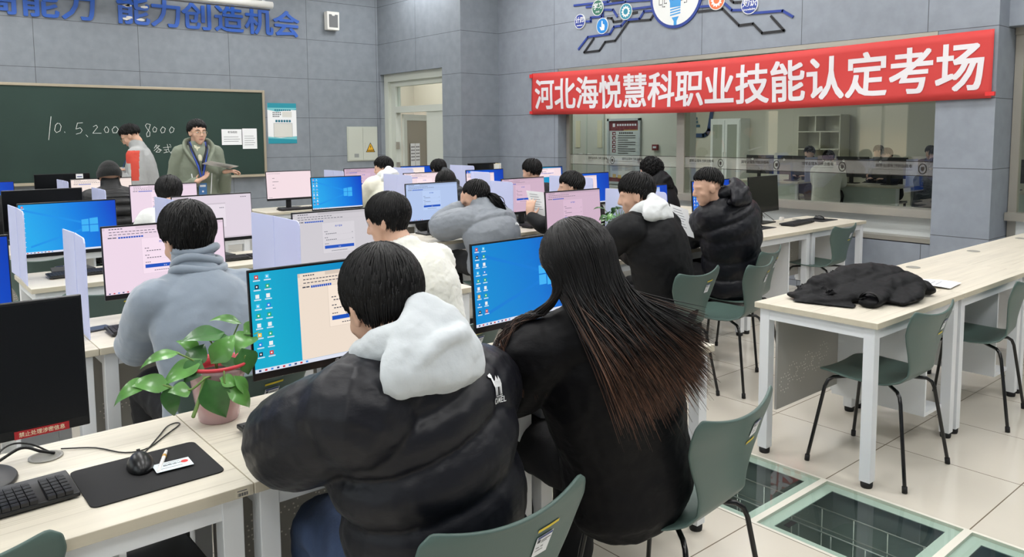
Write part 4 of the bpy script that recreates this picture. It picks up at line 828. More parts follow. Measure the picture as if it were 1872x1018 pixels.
obj('stripe', b, jk2, p.body)
p = sit(.74, 7.40, top=1.34, lean=.12, hp=18)
person('student in a black jacket cut by the left photo edge, last row', p, jacket=jk2, jt=.035, disp=[(.1, .02, 2)], st=std(seed=43))
p = sit(4.50, 7.42, top=1.345, lean=.12, hp=12, hy=48, hood=None) if False else sit(4.50, 7.42, top=1.345, lean=.12, hp=12, hy=48)
person('student in a cream hooded jacket, head turned left, last row', p, jacket=cream, jt=.05, nb=5, amp=.06, snb=5, hood=.85, hood_m=hood_white, st=std(len=.05, seed=45, nape=-30), disp=[(.1, .02, 2)])
p = sit(5.26, 7.40, top=1.295, lean=.14, hp=30)
person('student with a dark grey hood bent over the desk, last row', p, jacket=dgrey, jt=.035, hood=.95, hood_m=dgrey, st=std(seed=47))
p = sit(4.36, 5.94, top=1.235, lean=.18, hp=36)
person('student with smooth black hair bowed behind the pale blue screen', p, jacket=jk2, jt=.03, hood=.8, hood_m=dgrey, st=std(len=.1, mess=.05, seed=49))
p = sit(3.68, 4.55, top=1.232, lean=.14, neck=(3.66, 4.68, .985), head=(3.635, 4.755, 1.10), hp=14, hy=44, shL=(3.50, 4.70, .92), shR=(3.83, 4.67, .90), elL=(3.43, 4.93, .868), elR=(3.92, 4.85, .868), haL=(3.565, 4.83, 1.03), haR=(3.75, 5.1, .82))
person('student in a grey puffer with a ponytail, leaning on one hand', p, jacket=greyp, jt=.055, nb=3.2, amp=.15, snb=3, disp=[(.05, .010, 2)], collar=.075, st=std(n=600, len=.06, vol=1.12, mess=.06, nape=-30, side=-2, seed=51), handL=dict(d=(.0, .1, 1), n=(.5, -.4, 0), t=(-.5, -.5, 0), curl=.6), jname='puffer_jacket', near=True)
b = MB(); rnd = random.Random(8); r0 = p.head + p.hR @ V((.0, -.108, -.015))
for i in range(260):
    o = V((rnd.gauss(0, 1), rnd.gauss(0, 1), rnd.gauss(0, 1))) * .007; e = r0 + V((.085 + rnd.uniform(-.03, .03), -.07, -.15 + rnd.uniform(-.03, .05))); m1 = r0 + V((.03, -.05, -.045)) + o * 2.4
    b.tube(catmull([r0 + o, m1, e + o], 7), [.0035, .004, .004, .0036, .003, .002, .0008], 4, round_=False)
obj('ponytail', b, hair_m, p.body)
b = MB(); q = [(0, .0)] + [(.03 * math.cos(t), .022 * math.sin(t)) for t in (0, .3, .6, .9, 1.2, PI / 2)] ; b.add([(x - .012, y, 0) for x, y in q], [tuple(range(len(q)))])
for k_ in (.016, .022, .028): b.stroke([(-.012 - k_ * math.cos(t / 5), k_ * .75 * math.sin(t / 5)) for t in range(0, 8)], .003, (V((0, 0, 0)), V((1, 0, 0)), V((0, 1, 0)), V((0, 0, 1))), .0002)
decal('logo', p.jk, b, white_ink, p.body, (3.83, 4.48, .885), V((1, -.05, 0)), V((0, 0, 1)), V((-.2, -1, .2)), .004)
p = sit(5.42, 5.94, top=1.32, lean=.12, hp=14, hy=24)
person('student in a black top with thick black hair, fourth row', p, jacket=dark_top, jt=.012, collar=.02, st=std(len=.08, vol=1.24, seed=53, nape=-26))
p = sit(4.56, 4.40, top=1.27, lean=.12, head=(4.47, 4.56, 1.135), neck=(4.52, 4.51, 1.005), hp=6, hy=46, elL=(4.30, 4.66, .83), haL=(4.285, 4.86, .885), elR=(4.66, 4.68, .83), haR=(4.55, 4.90, .90))
person('student with wavy black hair holding up a white sheet, face turned left', p, jacket=jk2, jt=.026, st=std(n=520, len=.085, vol=1.2, seed=55, nape=-22, side=2), near=True, handL=dict(d=(.18, .1, 1), n=(.5, .3, 0), t=(.6, .2, .1), curl=.35), handR=dict(d=(-.4, .2, .8), n=(-.6, .2, 0), t=(0, .1, 1), curl=.5))
p = sit(5.60, 4.50, top=1.355, lean=.10, hp=10, hy=10)
person('student with curly black hair in front of the framed notices', p, jacket=jk2, jt=.035, hood=.85, hood_m=jk2, st=std(n=700, len=.06, vol=1.26, mess=.6, curl=.007, w=.007, seed=57))
# ---- two standing men at the blackboard
def stand(x, y, yaw, top, head_fwd=.04, **k):
    p = Pose(); a = math.radians(yaw); f = V((-math.sin(a), math.cos(a), 0)); s = V((math.cos(a), math.sin(a), 0)); p.f, p.s = f, s; H = top
    p.pel = V((x, y, H * .53)); p.neck = V((x, y, H - .265)) + f * k.get('lean', .02); p.chest = p.pel.lerp(p.neck, .62); p.head = p.neck + f * head_fwd + V((0, 0, .135))
    p.hR = rotz(math.radians(yaw + k.get('hy', 0))) @ Matrix.Rotation(math.radians(-k.get('hp', 8)), 3, 'X')
    dn = V((0, 0, -.075)); p.shL = p.neck - s * .165 + dn; p.shR = p.neck + s * .165 + dn
    for q in ('elL', 'elR', 'haL', 'haR'): o = k[q]; setattr(p, q, p.pel + s * o[0] + f * o[1] + V((0, 0, o[2])))
    for sd, q in (('L', -1), ('R', 1)): setattr(p, 'hip' + sd, p.pel + s * q * .09); setattr(p, 'kn' + sd, V((x, y, H * .28)) + s * q * .10 + f * .02); setattr(p, 'an' + sd, V((x, y, .095)) + s * q * .11)
    p.sit = False; return p
olive = cloth('olive_jacket', (126, 134, 118), .75, (10, .3, (1, 1, 1.5))); tee = cloth('cream_tee', (206, 204, 180), .8); navy = cloth('navy_collar', (30, 34, 46), .8); lan = mat('lanyard_blue', (44, 76, 176), .6); card_m = mat('badge_card', (70, 120, 176), .4)
GJ = p = stand(2.62, 8.05, 172, 1.745, hp=4, hy=14, elL=(-.235, -.02, .10), haL=(-.23, .22, .30), elR=(.225, -.02, .10), haR=(.05, .27, .22))
person('standing man in an olive green jacket and glasses reading from a sheet', p, face=True, near=True, jacket=olive, jt=.02, hem=-.16, collar=.03, disp=[(.1, .018, 2)], st=std(n=700, len=.06, vol=1.19, seed=61, front=34, side=4, nape=-30), handL=dict(d=(.55, .2, .05), n=(.3, 0, -.7), t=(.1, -.2, .9), curl=.7, hold=True), handR=dict(d=(.6, .3, .2), n=(0, 0, 1), t=(0, 1, 0), curl=.7))
A = lambda x, y, z: p.head + p.hR @ V((x, y, z))
def glasses(p, rim):
    A = lambda x, y, z: p.head + p.hR @ V((x, y, z)); b = MB()
    for s_ in (-1, 1):
        b.tube([A(s_ * .032 + .023 * math.cos(t * PI / 8), .100 - .004 * abs(math.cos(t * PI / 8)), .006 + .017 * math.sin(t * PI / 8)) for t in range(17)], [.0014] * 17, 5, caps=False)
        b.tube([A(s_ * .055, .094, .010), A(s_ * .074, .05, .012), A(s_ * .079, -.01, .008)], [.0016] * 3, 5)
    b.tube([A(-.009, .1, .010), A(0, .104, .013), A(.009, .1, .010)], [.0014] * 3, 5); return obj('glasses', b, rim, p.body)
glasses(p, mat('glasses_rim', (176, 160, 120), .3, .7))
pt = lambda a, b_, c: p.neck + p.s * a + p.f * b_ + V((0, 0, c))
b = MB(); b.tube([pt(0, .06, .01), pt(0, .085, -.05), pt(0, .125, -.14)], [(.050, .02), (.042, .024), (.018, .012)], 12, hint=p.s); obj('shirt', b, tee, p.body)
b = MB()
for s_ in (-1, 1): b.tube([pt(s_ * .03, -.075, .05), pt(s_ * .085, .0, .035), pt(s_ * .07, .085, -.03), pt(s_ * .022, .150, -.17), pt(s_ * .012, .158, -.24)], [(.012, .022), (.014, .024), (.014, .026), (.012, .024), (.006, .008)], 10)
obj('inner_collar', b, navy, p.body)
b = MB()
for s_ in (-1, 1): b.tube(catmull([pt(0, -.10, .045), pt(s_ * .095, -.03, .04), pt(s_ * .125, .07, -.03), pt(s_ * .085, .14, -.12), pt(s_ * .03, .165, -.22)], 16), lerpl([(.020, .040), (.022, .046), (.020, .050), (.016, .040), (.008, .014)], 16), 12)
obj('jacket_collar', melt(b, .008, 3, [(.05, .008, 2)], 'jacket_collar'), olive, p.body)
b = MB()
for s_ in (-1, 1): b.tube([pt(s_ * .07, .02, .045), pt(s_ * .076, .10, -.02), pt(s_ * .03, .180, -.20), pt(0, .190, -.34)], [(.009, .002)] * 4, 6, hint=p.s)
obj('lanyard', b, lan, p.body)
b = MB(); c = pt(0, .196, -.42); M = Matrix((p.s, p.f, V((0, 0, 1)))).transposed(); b.obox(c, (.075, .004, .115), M); b.obox(c + p.f * .003 + V((0, 0, .03)), (.055, .002, .02), M, 1); b.obox(c + p.f * .003 + V((0, 0, -.025)), (.016, .002, .016), M, 1); obj('name_badge', b, [card_m, white_ink], p.body)
b = MB()
for s_ in (-1, 1): b.tube([pt(s_ * .095, .175, -.27), pt(s_ * .075, .19, -.47)], [.0045, .0045], 6)
obj('zip_pull', b, white_ink, p.body)
grey_w = cloth('work_jacket_grey', (166, 168, 168), .75, (10, .3, (1, 1, 1.5))); red_w = cloth('work_jacket_red', (208, 74, 58), .75, (10, .3, (1, 1, 1.5)))
RJ = p = stand(2.36, 8.98, 62, 1.715, hp=36, lean=.05, head_fwd=.075, elL=(-.22, .02, .10), haL=(-.10, .27, .30), elR=(.24, .05, .10), haR=(.10, .28, .32))
person('standing man in a grey and red work jacket looking down, profile to the left', p, face=True, near=True, jacket=grey_w, jt=.028, hem=-.1, collar=.07, disp=[(.1, .016, 2)], st=std(n=700, len=.04, vol=1.14, seed=63, front=38, side=8, nape=-22, mess=.1), handL=dict(d=(.3, 0, .1), curl=.8), handR=dict(d=(-.7, .3, .1), n=(0, .2, -1), curl=.8))
glasses(p, MATS['glasses_rim'])
me = p.jk.data; me.materials.append(red_w); me.materials.append(mat('reflector_silver', (190, 192, 190), .4))
for f in me.polygons:                                             # red yoke and upper sleeves, grey patch on the sleeve
    c = f.center; r = c - p.neck; u = r.dot(p.s); v = r.z
    if -.33 < v < -.015 and abs(u) > .095 + .12 * min(1, max(0, -(v + .12)) * 9) and r.dot(p.f) > -.06: f.material_index = 1
    if abs(u) > .19 and -.29 < v < -.15 and abs(r.dot(p.f) - .055) < .035: f.material_index = 2
b = MB(); b.tube([p.neck + p.s * .03 + p.f * .09, p.neck + p.f * .16 + V((0, 0, -.18)), p.neck + p.f * .20 + V((0, 0, -.36))], [(.009, .002)] * 3, 6, hint=p.s); b.obox(p.neck + p.f * .22 + V((0, 0, -.42)), (.06, .006, .09), Matrix((p.s, p.f, V((0, 0, 1)))).transposed()); obj('lanyard', b, [lan], p.body)
# ================================================================ lamps
def ceiling_lamp(x, y, z, p, label, g):
    t = thing('ceiling_lamp', label, 'ceiling lamp', (x, y, z), 0, g)
    b = MB(); w, l = .32, .65
    for x0, x1, y0, y1 in ((-w, -w + .03, -l, l), (w - .03, w, -l, l), (-w + .03, w - .03, -l, -l + .03), (-w + .03, w - .03, l - .03, l)): b.box(x0, x1, y0, y1, -.06, 0)
    obj('frame', b, white_p, t); obj('diffuser', MB().box(-w + .03, w - .03, -l + .03, l - .03, -.05, -.045), emi('lamp_glow', (250, 252, 255), 6), t)
    a = bpy.data.lights.new('lamp_light', 'AREA'); a.shape = 'RECTANGLE'; a.size = .58; a.size_y = 1.24; a.energy = p; a.color = (1, .985, .96)
    o = bpy.data.objects.new('lamp_light', a); C.objects.link(o); o.parent = t; o.location = (0, 0, -.065)
for x, y in LAMPS: ceiling_lamp(x, y, CEIL, LAMP_W, 'flat white ceiling panel lamp in the exam room, above the photo', 'ceiling panel lamps')
for x, y in LAMPS_FAR_ADDED: ceiling_lamp(x, y, 3.3, LAMP_W * .95, 'flat white ceiling panel lamp in the room behind the glass', 'ceiling panel lamps next door')
# ================================================================ blackboard wall
fx = frame_xz(YW)
board = mat('chalkboard', (42, 62, 56), .55, var=(1.2, .12), spec=.3); alu = mat('board_frame', (176, 166, 146), .4, .4); chalk = mat('chalk', (226, 230, 226), .9)
t = thing('blackboard', 'long green blackboard with chalk figures on the back wall', 'blackboard', (0, YW, 0))
X0, X1, Z0, Z1 = -1.0, 4.60, 1.02, 2.215
obj('board', MB().box(X0, X1, -.03, -.012, Z0, Z1), board, t)
b = MB().box(X0, X1, -.045, -.002, Z1, Z1 + .035).box(X0, X1 + .035, -.045, -.002, Z0 - .035, Z0).box(X1, X1 + .035, -.045, -.002, Z0, Z1 + .035).box(X0 - .035, X0, -.045, -.002, Z0 - .035, Z1 + .035).box(X0, X1, -.10, -.045, Z0 - .035, Z0 - .015)
bevel(obj('frame', b, alu, t), .004)
b = MB(); fr = (V((0, -.0305, 0)), V((1, 0, 0)), V((0, 0, 1)), V((0, -1, 0)))
for P in [[(1.87, 1.84), (1.83, 1.55)], [(1.94, 1.76), (1.915, 1.735), (1.9, 1.67), (1.92, 1.64), (1.96, 1.66), (1.975, 1.72), (1.96, 1.755), (1.93, 1.755)], [(2.01, 1.65), (2.013, 1.64)], [(2.22, 1.765), (2.16, 1.76), (2.14, 1.685), (2.19, 1.70), (2.21, 1.67), (2.19, 1.635), (2.14, 1.62)], [(2.25, 1.61), (2.27, 1.585)],
 [(2.34, 1.715), (2.375, 1.735), (2.39, 1.71), (2.33, 1.63), (2.43, 1.63)], [(2.49, 1.715), (2.465, 1.68), (2.48, 1.64), (2.51, 1.64), (2.52, 1.68), (2.50, 1.715), (2.48, 1.71)], [(2.595, 1.715), (2.56, 1.68), (2.57, 1.635), (2.61, 1.635), (2.635, 1.68), (2.61, 1.715), (2.58, 1.71)], [(2.68, 1.715), (2.665, 1.68), (2.69, 1.635), (2.73, 1.64), (2.74, 1.69), (2.71, 1.735), (2.68, 1.71)], [(2.89, 1.70), (2.893, 1.695)], [(2.89, 1.62), (2.893, 1.615)],
 [(3.035, 1.745), (2.99, 1.755), (2.97, 1.73), (2.99, 1.69), (3.025, 1.64), (3.02, 1.59), (2.985, 1.58), (2.98, 1.62), (3.01, 1.67), (3.035, 1.745)], [(3.085, 1.715), (3.06, 1.68), (3.07, 1.645), (3.10, 1.645), (3.115, 1.69), (3.085, 1.715)], [(3.19, 1.715), (3.16, 1.67), (3.175, 1.63), (3.21, 1.64), (3.225, 1.69), (3.19, 1.715)], [(3.305, 1.715), (3.275, 1.67), (3.29, 1.63), (3.325, 1.645), (3.34, 1.69), (3.305, 1.715)],
 [(3.10, 1.475), (3.07, 1.425)], [(3.09, 1.455), (3.14, 1.458), (3.065, 1.39)], [(3.095, 1.44), (3.165, 1.395)], [(3.09, 1.375), (3.12, 1.405), (3.15, 1.395), (3.135, 1.37), (3.09, 1.372)], [(3.185, 1.43), (3.29, 1.44)], [(3.195, 1.40), (3.245, 1.405)], [(3.22, 1.40), (3.222, 1.37)], [(3.19, 1.36), (3.25, 1.372)], [(3.24, 1.475), (3.255, 1.39), (3.285, 1.35), (3.29, 1.375)], [(3.27, 1.475), (3.285, 1.46)]]: b.stroke(P, .0055, fr, .0006)
obj('chalk_writing', b, chalk, t)
def sheet(name, label, cat, mb, mats, group=None): return tag(obj(name, mb, mats), label, cat, group)
for x0, x1, z0, z1, lb, tl in ((3.985, 4.275, 1.455, 1.68, 'white notice sheet pinned on the blackboard, the left of two', 1), (4.285, 4.50, 1.395, 1.69, 'taller white notice sheet pinned on the blackboard, the right of two', 0)):
    b = MB().box(x0, x1, YW - .034, YW - .0315, z0, z1)
    f2 = (V((0, YW - .0342, 0)), V((1, 0, 0)), V((0, 0, 1)), V((0, -1, 0)))
    if tl: b.text('考场规则', .035, (V((4.14, YW - .0346, 1.625)), f2[1], f2[2], f2[3]), 1, .01)
    for i in range(3 if tl else 5): b.stroke([(x0 + .03, z1 - .11 - i * .032), (x1 - .05 + .02 * (i % 2), z1 - .11 - i * .032)], .005, f2, .0004, 1)
    sheet('notice_sheet', lb, 'notice', b, [paper_w, ink_g], 'notice sheets on the blackboard')
# blue motto letters
sign_b = mat('sign_blue', (38, 92, 186), .4)
for ch, cx, lb in (('高', 1.39, 'blue wall character cut by the left photo edge, first of the motto'), ('能', 1.825, 'blue wall character next to the one cut by the photo edge'), ('力', 2.255, 'blue wall character just before the gap in the motto'), ('能', 2.89, 'blue wall character with white flaking patches, right after the gap'), ('力', 3.31, 'blue wall character, second after the gap in the motto'), ('创', 3.72, 'blue wall character, fourth from the end of the motto'), ('造', 4.16, 'blue wall character, third from the end of the motto'), ('机', 4.60, 'blue wall character, second from the end of the motto'), ('会', 5.02, 'blue wall character standing last, beside the end of the screen housing')):
    vs, fs = glyphs(ch, 0); b = MB(); s_ = .43
    rim = {}
    for f in fs:
        for a, c in zip(f, f[1:] + f[:1]): rim[(a, c)] = 1
    rim = [e for e in rim if (e[1], e[0]) not in rim]; n_v = len(vs)
    for k_, (ex, ey) in enumerate([(0, 0)] + [(.022 * math.cos(q * PI / 4), .018 * math.sin(q * PI / 4)) for q in range(8)]):
        P = [V((cx + (v[0] + ex - .5 * 0) * s_, YW - dd - .0001 * k_, 3.10 + (v[1] + ey) * s_ * .93)) for dd in (.025, .004) for v in vs]
        b.add(P, list(fs) + [(a, a + n_v, c + n_v, c) for a, c in rim])
    o = obj('wall_character', b, sign_b)
    if ch == '能' and cx > 2.5:
        pm = MB(); r5 = random.Random(4)
        for i in range(9):
            x_, z_ = cx + r5.uniform(-.16, .16), 3.10 + r5.choice([.03, .05, .2, .3, .36]); pm.prism([(x_ + r5.uniform(.02, .05) * math.cos(k) * 1.4, z_ + .016 * math.sin(k) * r5.uniform(.6, 1.3)) for k in [j * PI / 4 for j in range(8)]], .001, 0, (V((0, YW - .0265, 0)), V((1, 0, 0)), V((0, 0, 1)), V((0, -1, 0))))
        obj('flaked_patch', pm, white_p, o)
    tag(o, lb, 'sign', 'blue motto characters')
t = thing('projection_screen', 'white rolled-up projection screen housing in front of the blue motto', 'projector screen', (3.0, 10.88, 3.40))
obj('housing', MB().tube([(-1.7, 0, .05), (1.68, 0, .05)], (.05, .05), 20, round_=False), white_p, t); obj('weight_bar', MB().box(-1.66, 1.64, -.012, .012, -.028, -.012), mat('bar_black', (30, 30, 32), .5), t)
b = MB()
for x in (-1.5, 1.55): b.box(x - .02, x + .02, -.02, .32, .085, .105)
obj('bracket', b, steel_w, t)
t = thing('wall_speaker', 'white wall loudspeaker with grey grille high on the back wall', 'loudspeaker', (5.75, YW, 3.21))
bevel(obj('cabinet', MB().prism([(-.10, 0), (.10, 0), (.105, .28), (-.105, .28)], .11, 0, (V((0, 0, 0)), V((1, 0, 0)), V((0, 0, 1)), V((0, -1, 0)))), white_p, t), .008)
obj('grille', MB().prism([(-.072, .04), (.072, .04), (.074, .235), (.03, .235), (.02, .215), (-.02, .215), (-.03, .235), (-.074, .235)], .006, 0, (V((0, -.110, 0)), V((1, 0, 0)), V((0, 0, 1)), V((0, -1, 0)))), mat('grille_grey', (112, 114, 116), .7), t)
# poster
b = MB(); x0, x1, z0, z1 = 4.685, 5.14, 1.465, 2.07; y = YW - .003; Q = lambda a, c, e, f, m, d=0: b.quad((a, y - d, c), (e, y - d, c), (e, y - d, f), (a, y - d, f), m)
b.box(x0, x1, y, YW - .001, z0, z1); Q(x0, z1 - .10, x1, z1, 1, .001); b.add([(x0, y - .0012, z1 - .10), (x0 + .15, y - .0012, z1 - .13), (x1, y - .0012, z1 - .085), (x1, y - .0012, z1 - .07), (x0, y - .0012, z1 - .07)], [(0, 1, 2, 3, 4)], 2); Q(x0, z0, x1, z0 + .08, 1, .001); b.add([(x0, y - .0012, z0 + .08), (x1, y - .0012, z0 + .06), (x1, y - .0012, z0 + .11), (x0 + .2, y - .0012, z0 + .085), (x0, y - .0012, z0 + .105)], [(0, 1, 2, 3, 4)], 2)
f2 = lambda x, z: (V((x, y - .002, z)), V((1, 0, 0)), V((0, 0, 1)), V((0, -1, 0)))
for i in range(8): Q(x0 + .11 + i * .033, z1 - .115, x0 + .135 + i * .033, z1 - .093, 3, .002)
for r_ in range(3):
    for i in range(5 - (r_ == 2)): Q(x0 + .08 + i * .028, z1 - .15 - r_ * .028, x0 + .098 + i * .028, z1 - .135 - r_ * .028, 4, .002)
Q(x0 + .23, z1 - .21, x0 + .38, z1 - .125, 5, .002)
for i in range(6): Q(x0 + .12 + i * .042, z1 - .285, x0 + .152 + i * .042, z1 - .25, 3, .002)
Q(x0 + .09, z0 + .095, x1 - .07, z1 - .30, 4, .0015); Q(x0 + .093, z0 + .098, x1 - .073, z1 - .303, 5, .002)
sheet('wall_poster', 'teal and white information poster right of the blackboard', 'poster', b, [paper_w, mat('poster_teal', (34, 142, 160), .45), mat('poster_aqua', (120, 196, 204), .45), mat('poster_deep', (24, 108, 130), .5), mat('poster_ink', (60, 70, 76), .6), mat('poster_pocket', (214, 214, 208), .4)])
# electrical cabinet
t = thing('electrical_cabinet', 'grey two-door electrical cabinet with a yellow warning triangle', 'electrical cabinet', (6.26, YW, 1.165)); cab = mat('cabinet_grey', (186, 190, 180), .4)
bevel(obj('body', MB().box(-.275, .275, -.02, 0, 0, .555), cab, t), .003)
for x0, x1 in ((-.262, -.003), (.003, .262)): bevel(obj('door', MB().box(x0, x1, -.03, -.02, .015, .54), cab, t), .002)
obj('vent', MB().box(-.16, -.08, -.032, -.03, .06, .12), mat('vent_grey', (140, 144, 142), .5), t)
b = MB()
for z in (.22, .25, .28): b.box(.035, .045, -.034, -.03, z, z + .012)
obj('lock', b, grey_steel, t)
b = MB(); fr = lambda d: (V((.135, -.0302 - d, .215)), V((1, 0, 0)), V((0, 0, 1)), V((0, -1, 0)))
b.prism([(-.085, -.075), (.085, -.075), (0, .085)], .001, 1, fr(0)); b.prism([(-.070, -.066), (.070, -.066), (0, .066)], .001, 0, fr(.001)); b.prism([(.004, .045), (-.014, .012), (-.002, .014), (-.006, -.018), (.014, .02), (.002, .018)], .001, 1, fr(.002)); b.text('有电危险', .030, (V((.135, -.0335, .157)), V((1, 0, 0)), V((0, 0, 1)), V((0, -1, 0))), 1, .02)
obj('warning_sign', b, [mat('sign_yellow', (226, 172, 36), .5), bezel], t)
# papers on the open door
b = MB(); M = rotz(math.radians(28)); o_ = V((XR + .24, 10.86, .02)); U = M @ V((1, 0, 0)); N = M @ V((0, -1, 0))
for k in range(2):
    a0 = .20 + k * .165; c = o_ + N * .0215
    b.add([c + U * a0 + V((0, 0, 1.0)), c + U * (a0 + .155) + V((0, 0, 1.0)), c + U * (a0 + .155) + V((0, 0, 1.42)), c + U * a0 + V((0, 0, 1.42))], [(0, 1, 2, 3)])
    for r_ in range(5):
        for i in range(4): q = c + N * .0008 + U * (a0 + .02 + i * .032) + V((0, 0, 1.35 - r_ * .055)); b.add([q, q + U * .022, q + U * .022 + V((0, 0, .022)), q + V((0, 0, .022))], [(0, 1, 2, 3)], 1)
sheet('door_notice', 'white name lists taped to the open door', 'notice', b, [paper_w, ink_g])
# ================================================================ circuit mural on the right wall
fm = lambda d=.001: (V((XW - d, 0, 0)), V((0, -1, 0)), V((0, 0, 1)), V((-1, 0, 0)))
nb_ = mat('mural_navy', (32, 58, 140), .4); bk_ = mat('mural_black', (26, 26, 30), .4); wt_ = mat('mural_white', (226, 228, 226), .5)
blk = [[(6.99, 2.79), (7.16, 2.63), (6.89, 2.63), (6.79, 2.73), (6.62, 2.73), (6.4, 2.94), (6.06, 2.92), (6.02, 2.97)], [(6.75, 3.02), (6.68, 3.01), (6.65, 2.96), (6.52, 2.96)], [(5.38, 2.93), (5.06, 2.92), (4.85, 2.72), (4.68, 2.72), (4.57, 2.61), (4.32, 2.61), (4.47, 2.77)], [(4.96, 3.0), (4.92, 2.97), (4.8, 2.96)], [(6.68, 3.22), (6.5, 3.21)], [(6.34, 3.03), (6.27, 3.03)]]
blu = [[(7.26, 2.68), (7.09, 2.82), (6.71, 2.82), (6.64, 2.9), (6.52, 2.9), (6.44, 2.96), (6.23, 2.95), (6.16, 3.03), (6.04, 3.02)], [(7.34, 3.25), (6.75, 3.22), (6.5, 3.4)], [(7.12, 3.2), (6.45, 3.18), (6.06, 3.15)], [(7.12, 3.02), (7.04, 3.01), (7.04, 3.06), (6.85, 3.05), (6.82, 3.13), (6.66, 3.11), (6.59, 3.02)], [(6.34, 3.08), (6.05, 3.07)], [(5.35, 2.98), (5.21, 2.97)], [(5.03, 2.97), (4.94, 2.89), (4.75, 2.87), (4.73, 2.83), (4.34, 2.81), (4.23, 2.74)], [(6.83, 3.02), (6.83, 3.10)]]
t = thing('wall_mural', 'circuit-line wall decoration with a light bulb in a white disc', 'wall decoration', (0, 0, 0))
for L_, w_, d_, mm in ((blu, .026, .012, nb_), (blk, .024, .010, bk_)):
    for P in L_: obj('circuit_line', MB().stroke([(-y, z) for y, z in P], w_, fm(), d_), mm, t)
c0 = V((0, 0, 0)); b = MB(); ctr = (5.69, 3.15); fr = lambda d: (V((XW - d, ctr[0], ctr[1])), V((0, -1, 0)), V((0, 0, 1)), V((-1, 0, 0)))
ci = lambda r, n=48: [(r * math.cos(2 * PI * j / n), r * math.sin(2 * PI * j / n)) for j in range(n)]
b.prism(ci(.37), .014, 0, fr(.001)); b.prism(ci(.335), .002, 1, fr(.015))
b.prism([(-.075, -.13), (.075, -.13), (.075, -.08), (.10, .0), (.15, .10), (.12, .22), (-.12, .22), (-.15, .10), (-.10, 0), (-.075, -.08)], .002, 2, fr(.017)); b.prism([(-.045, -.05), (.045, -.05), (.085, .10), (-.085, .10)], .002, 0, fr(.019))
for i in range(3): b.prism([(-.072, -.165 - i * .03), (.072, -.150 - i * .03), (.072, -.135 - i * .03), (-.072, -.150 - i * .03)], .002, 2, fr(.017))
b.prism([(-.05, -.245), (.05, -.24), (.02, -.29), (.02, -.335), (-.02, -.335), (-.02, -.29)], .002, 2, fr(.017))
rnd = random.Random(6)
for s_ in (-1, 1):
    for i in range(8):
        x0 = s_ * (.11 + .025 * i); z0 = -.05 + rnd.uniform(-.06, .06) - .01 * i
        if math.hypot(x0, z0 - .12) > .31: continue
        b.stroke([(x0, z0 + .09), (x0, z0), (x0 - s_ * .03, z0)], .006, fr(.017), .001, 3); b.prism([(x0 - s_ * .03 + .008 * math.cos(k), z0 + .008 * math.sin(k)) for k in range(6)], .001, 3, fr(.0175))
obj('bulb_disc', b, [nb_, wt_, mat('mural_sky', (60, 150, 214), .4), bk_], t)
for y, z, r_, col, kind in ((7.23, 3.03, .095, (38, 58, 140), '计网'), (6.91, 3.165, .10, (44, 104, 84), '学习'), (6.83, 2.93, .10, (28, 128, 204), 'hand'), (6.44, 3.06, .10, (40, 134, 160), 'gear'), (5.13, 3.02, .105, (218, 110, 62), 'gear'), (4.72, 2.92, .10, (44, 66, 148), '知识')):
    b = MB(); fr = lambda d: (V((XW - d, y, z)), V((0, -1, 0)), V((0, 0, 1)), V((-1, 0, 0)))
    b.prism(ci(r_), .016, 1, fr(.002)); b.prism(ci(r_ * .92), .001, 0, fr(.018))
    if kind == 'gear':
        q = []
        for i in range(24): k = .56 if i % 2 else .7; q += [(r_ * k * math.cos(2 * PI * (i - .25) / 24), r_ * k * math.sin(2 * PI * (i - .25) / 24)), (r_ * k * math.cos(2 * PI * (i + .25) / 24), r_ * k * math.sin(2 * PI * (i + .25) / 24))]
        b.prism(q, .001, 1, fr(.019)); b.prism(ci(r_ * .36), .001, 0, fr(.020))
    elif kind == 'hand': b.prism([(-.012, .06), (-.003, .066), (.006, .06), (.007, .025), (.035, .016), (.042, -.01), (.034, -.055), (-.018, -.055), (-.045, -.012), (-.036, -.006), (-.014, -.022)], .001, 1, fr(.019))
    else:
        b.text(kind, r_ * .85, (V((XW - .0202, y, z - r_ * .12)), V((0, -1, 0)), V((0, 0, 1)), V((-1, 0, 0))), 1, .02, shear=.15)
        if kind != '计网': b.text({'学习': 'study', '知识': 'knowledge'}[kind], r_ * .32, (V((XW - .0202, y, z - r_ * .58)), V((0, -1, 0)), V((0, 0, 1)), V((-1, 0, 0))), 1, .02)
        else: b.stroke([(-.05, -.05), (.05, -.05)], .010, fr(.019), .001, 1)
    obj('icon_disc', b, [mat('mural_' + str(col[0]) + str(col[1]), col, .4), wt_], t)
# ================================================================ red banner
ban = mat('banner_red', (200, 58, 56), .65); ban_w = mat('banner_white', (224, 220, 224), .6)
BY0, BY1, BZ0, BZ1 = 8.16, 2.392, 1.852, 2.420
def bpos(y, z, d=0):
    u = (y - BY0) / (BY1 - BY0); sg = -.040 * math.sin(PI * min(1, u)) ** 1.2; v = (z - BZ0) / (BZ1 - BZ0)
    wv = .006 * math.sin(u * 30 + v * 3) * (1 - .5 * v) + .007 * math.sin(u * 13 - v * 5)
    if y < 2.9: wv *= .3
    return V((XW - .032 - d + wv, y, z + sg))
t = thing('banner', 'long red banner with white Chinese characters across the inner window', 'banner', (0, 0, 0))
b = MB(); nu, nv = 150, 8; vs = [bpos(BY0 + (BY1 - BY0) * i / nu, BZ0 + (BZ1 - BZ0) * j / nv) for j in range(nv + 1) for i in range(nu + 1)]
b.add(vs, [(j * (nu + 1) + i, j * (nu + 1) + i + 1, (j + 1) * (nu + 1) + i + 1, (j + 1) * (nu + 1) + i) for j in range(nv) for i in range(nu)], 0, True)
o = obj('cloth', b, ban, t); m = o.modifiers.new('so', 'SOLIDIFY'); m.thickness = .001; m.offset = 1
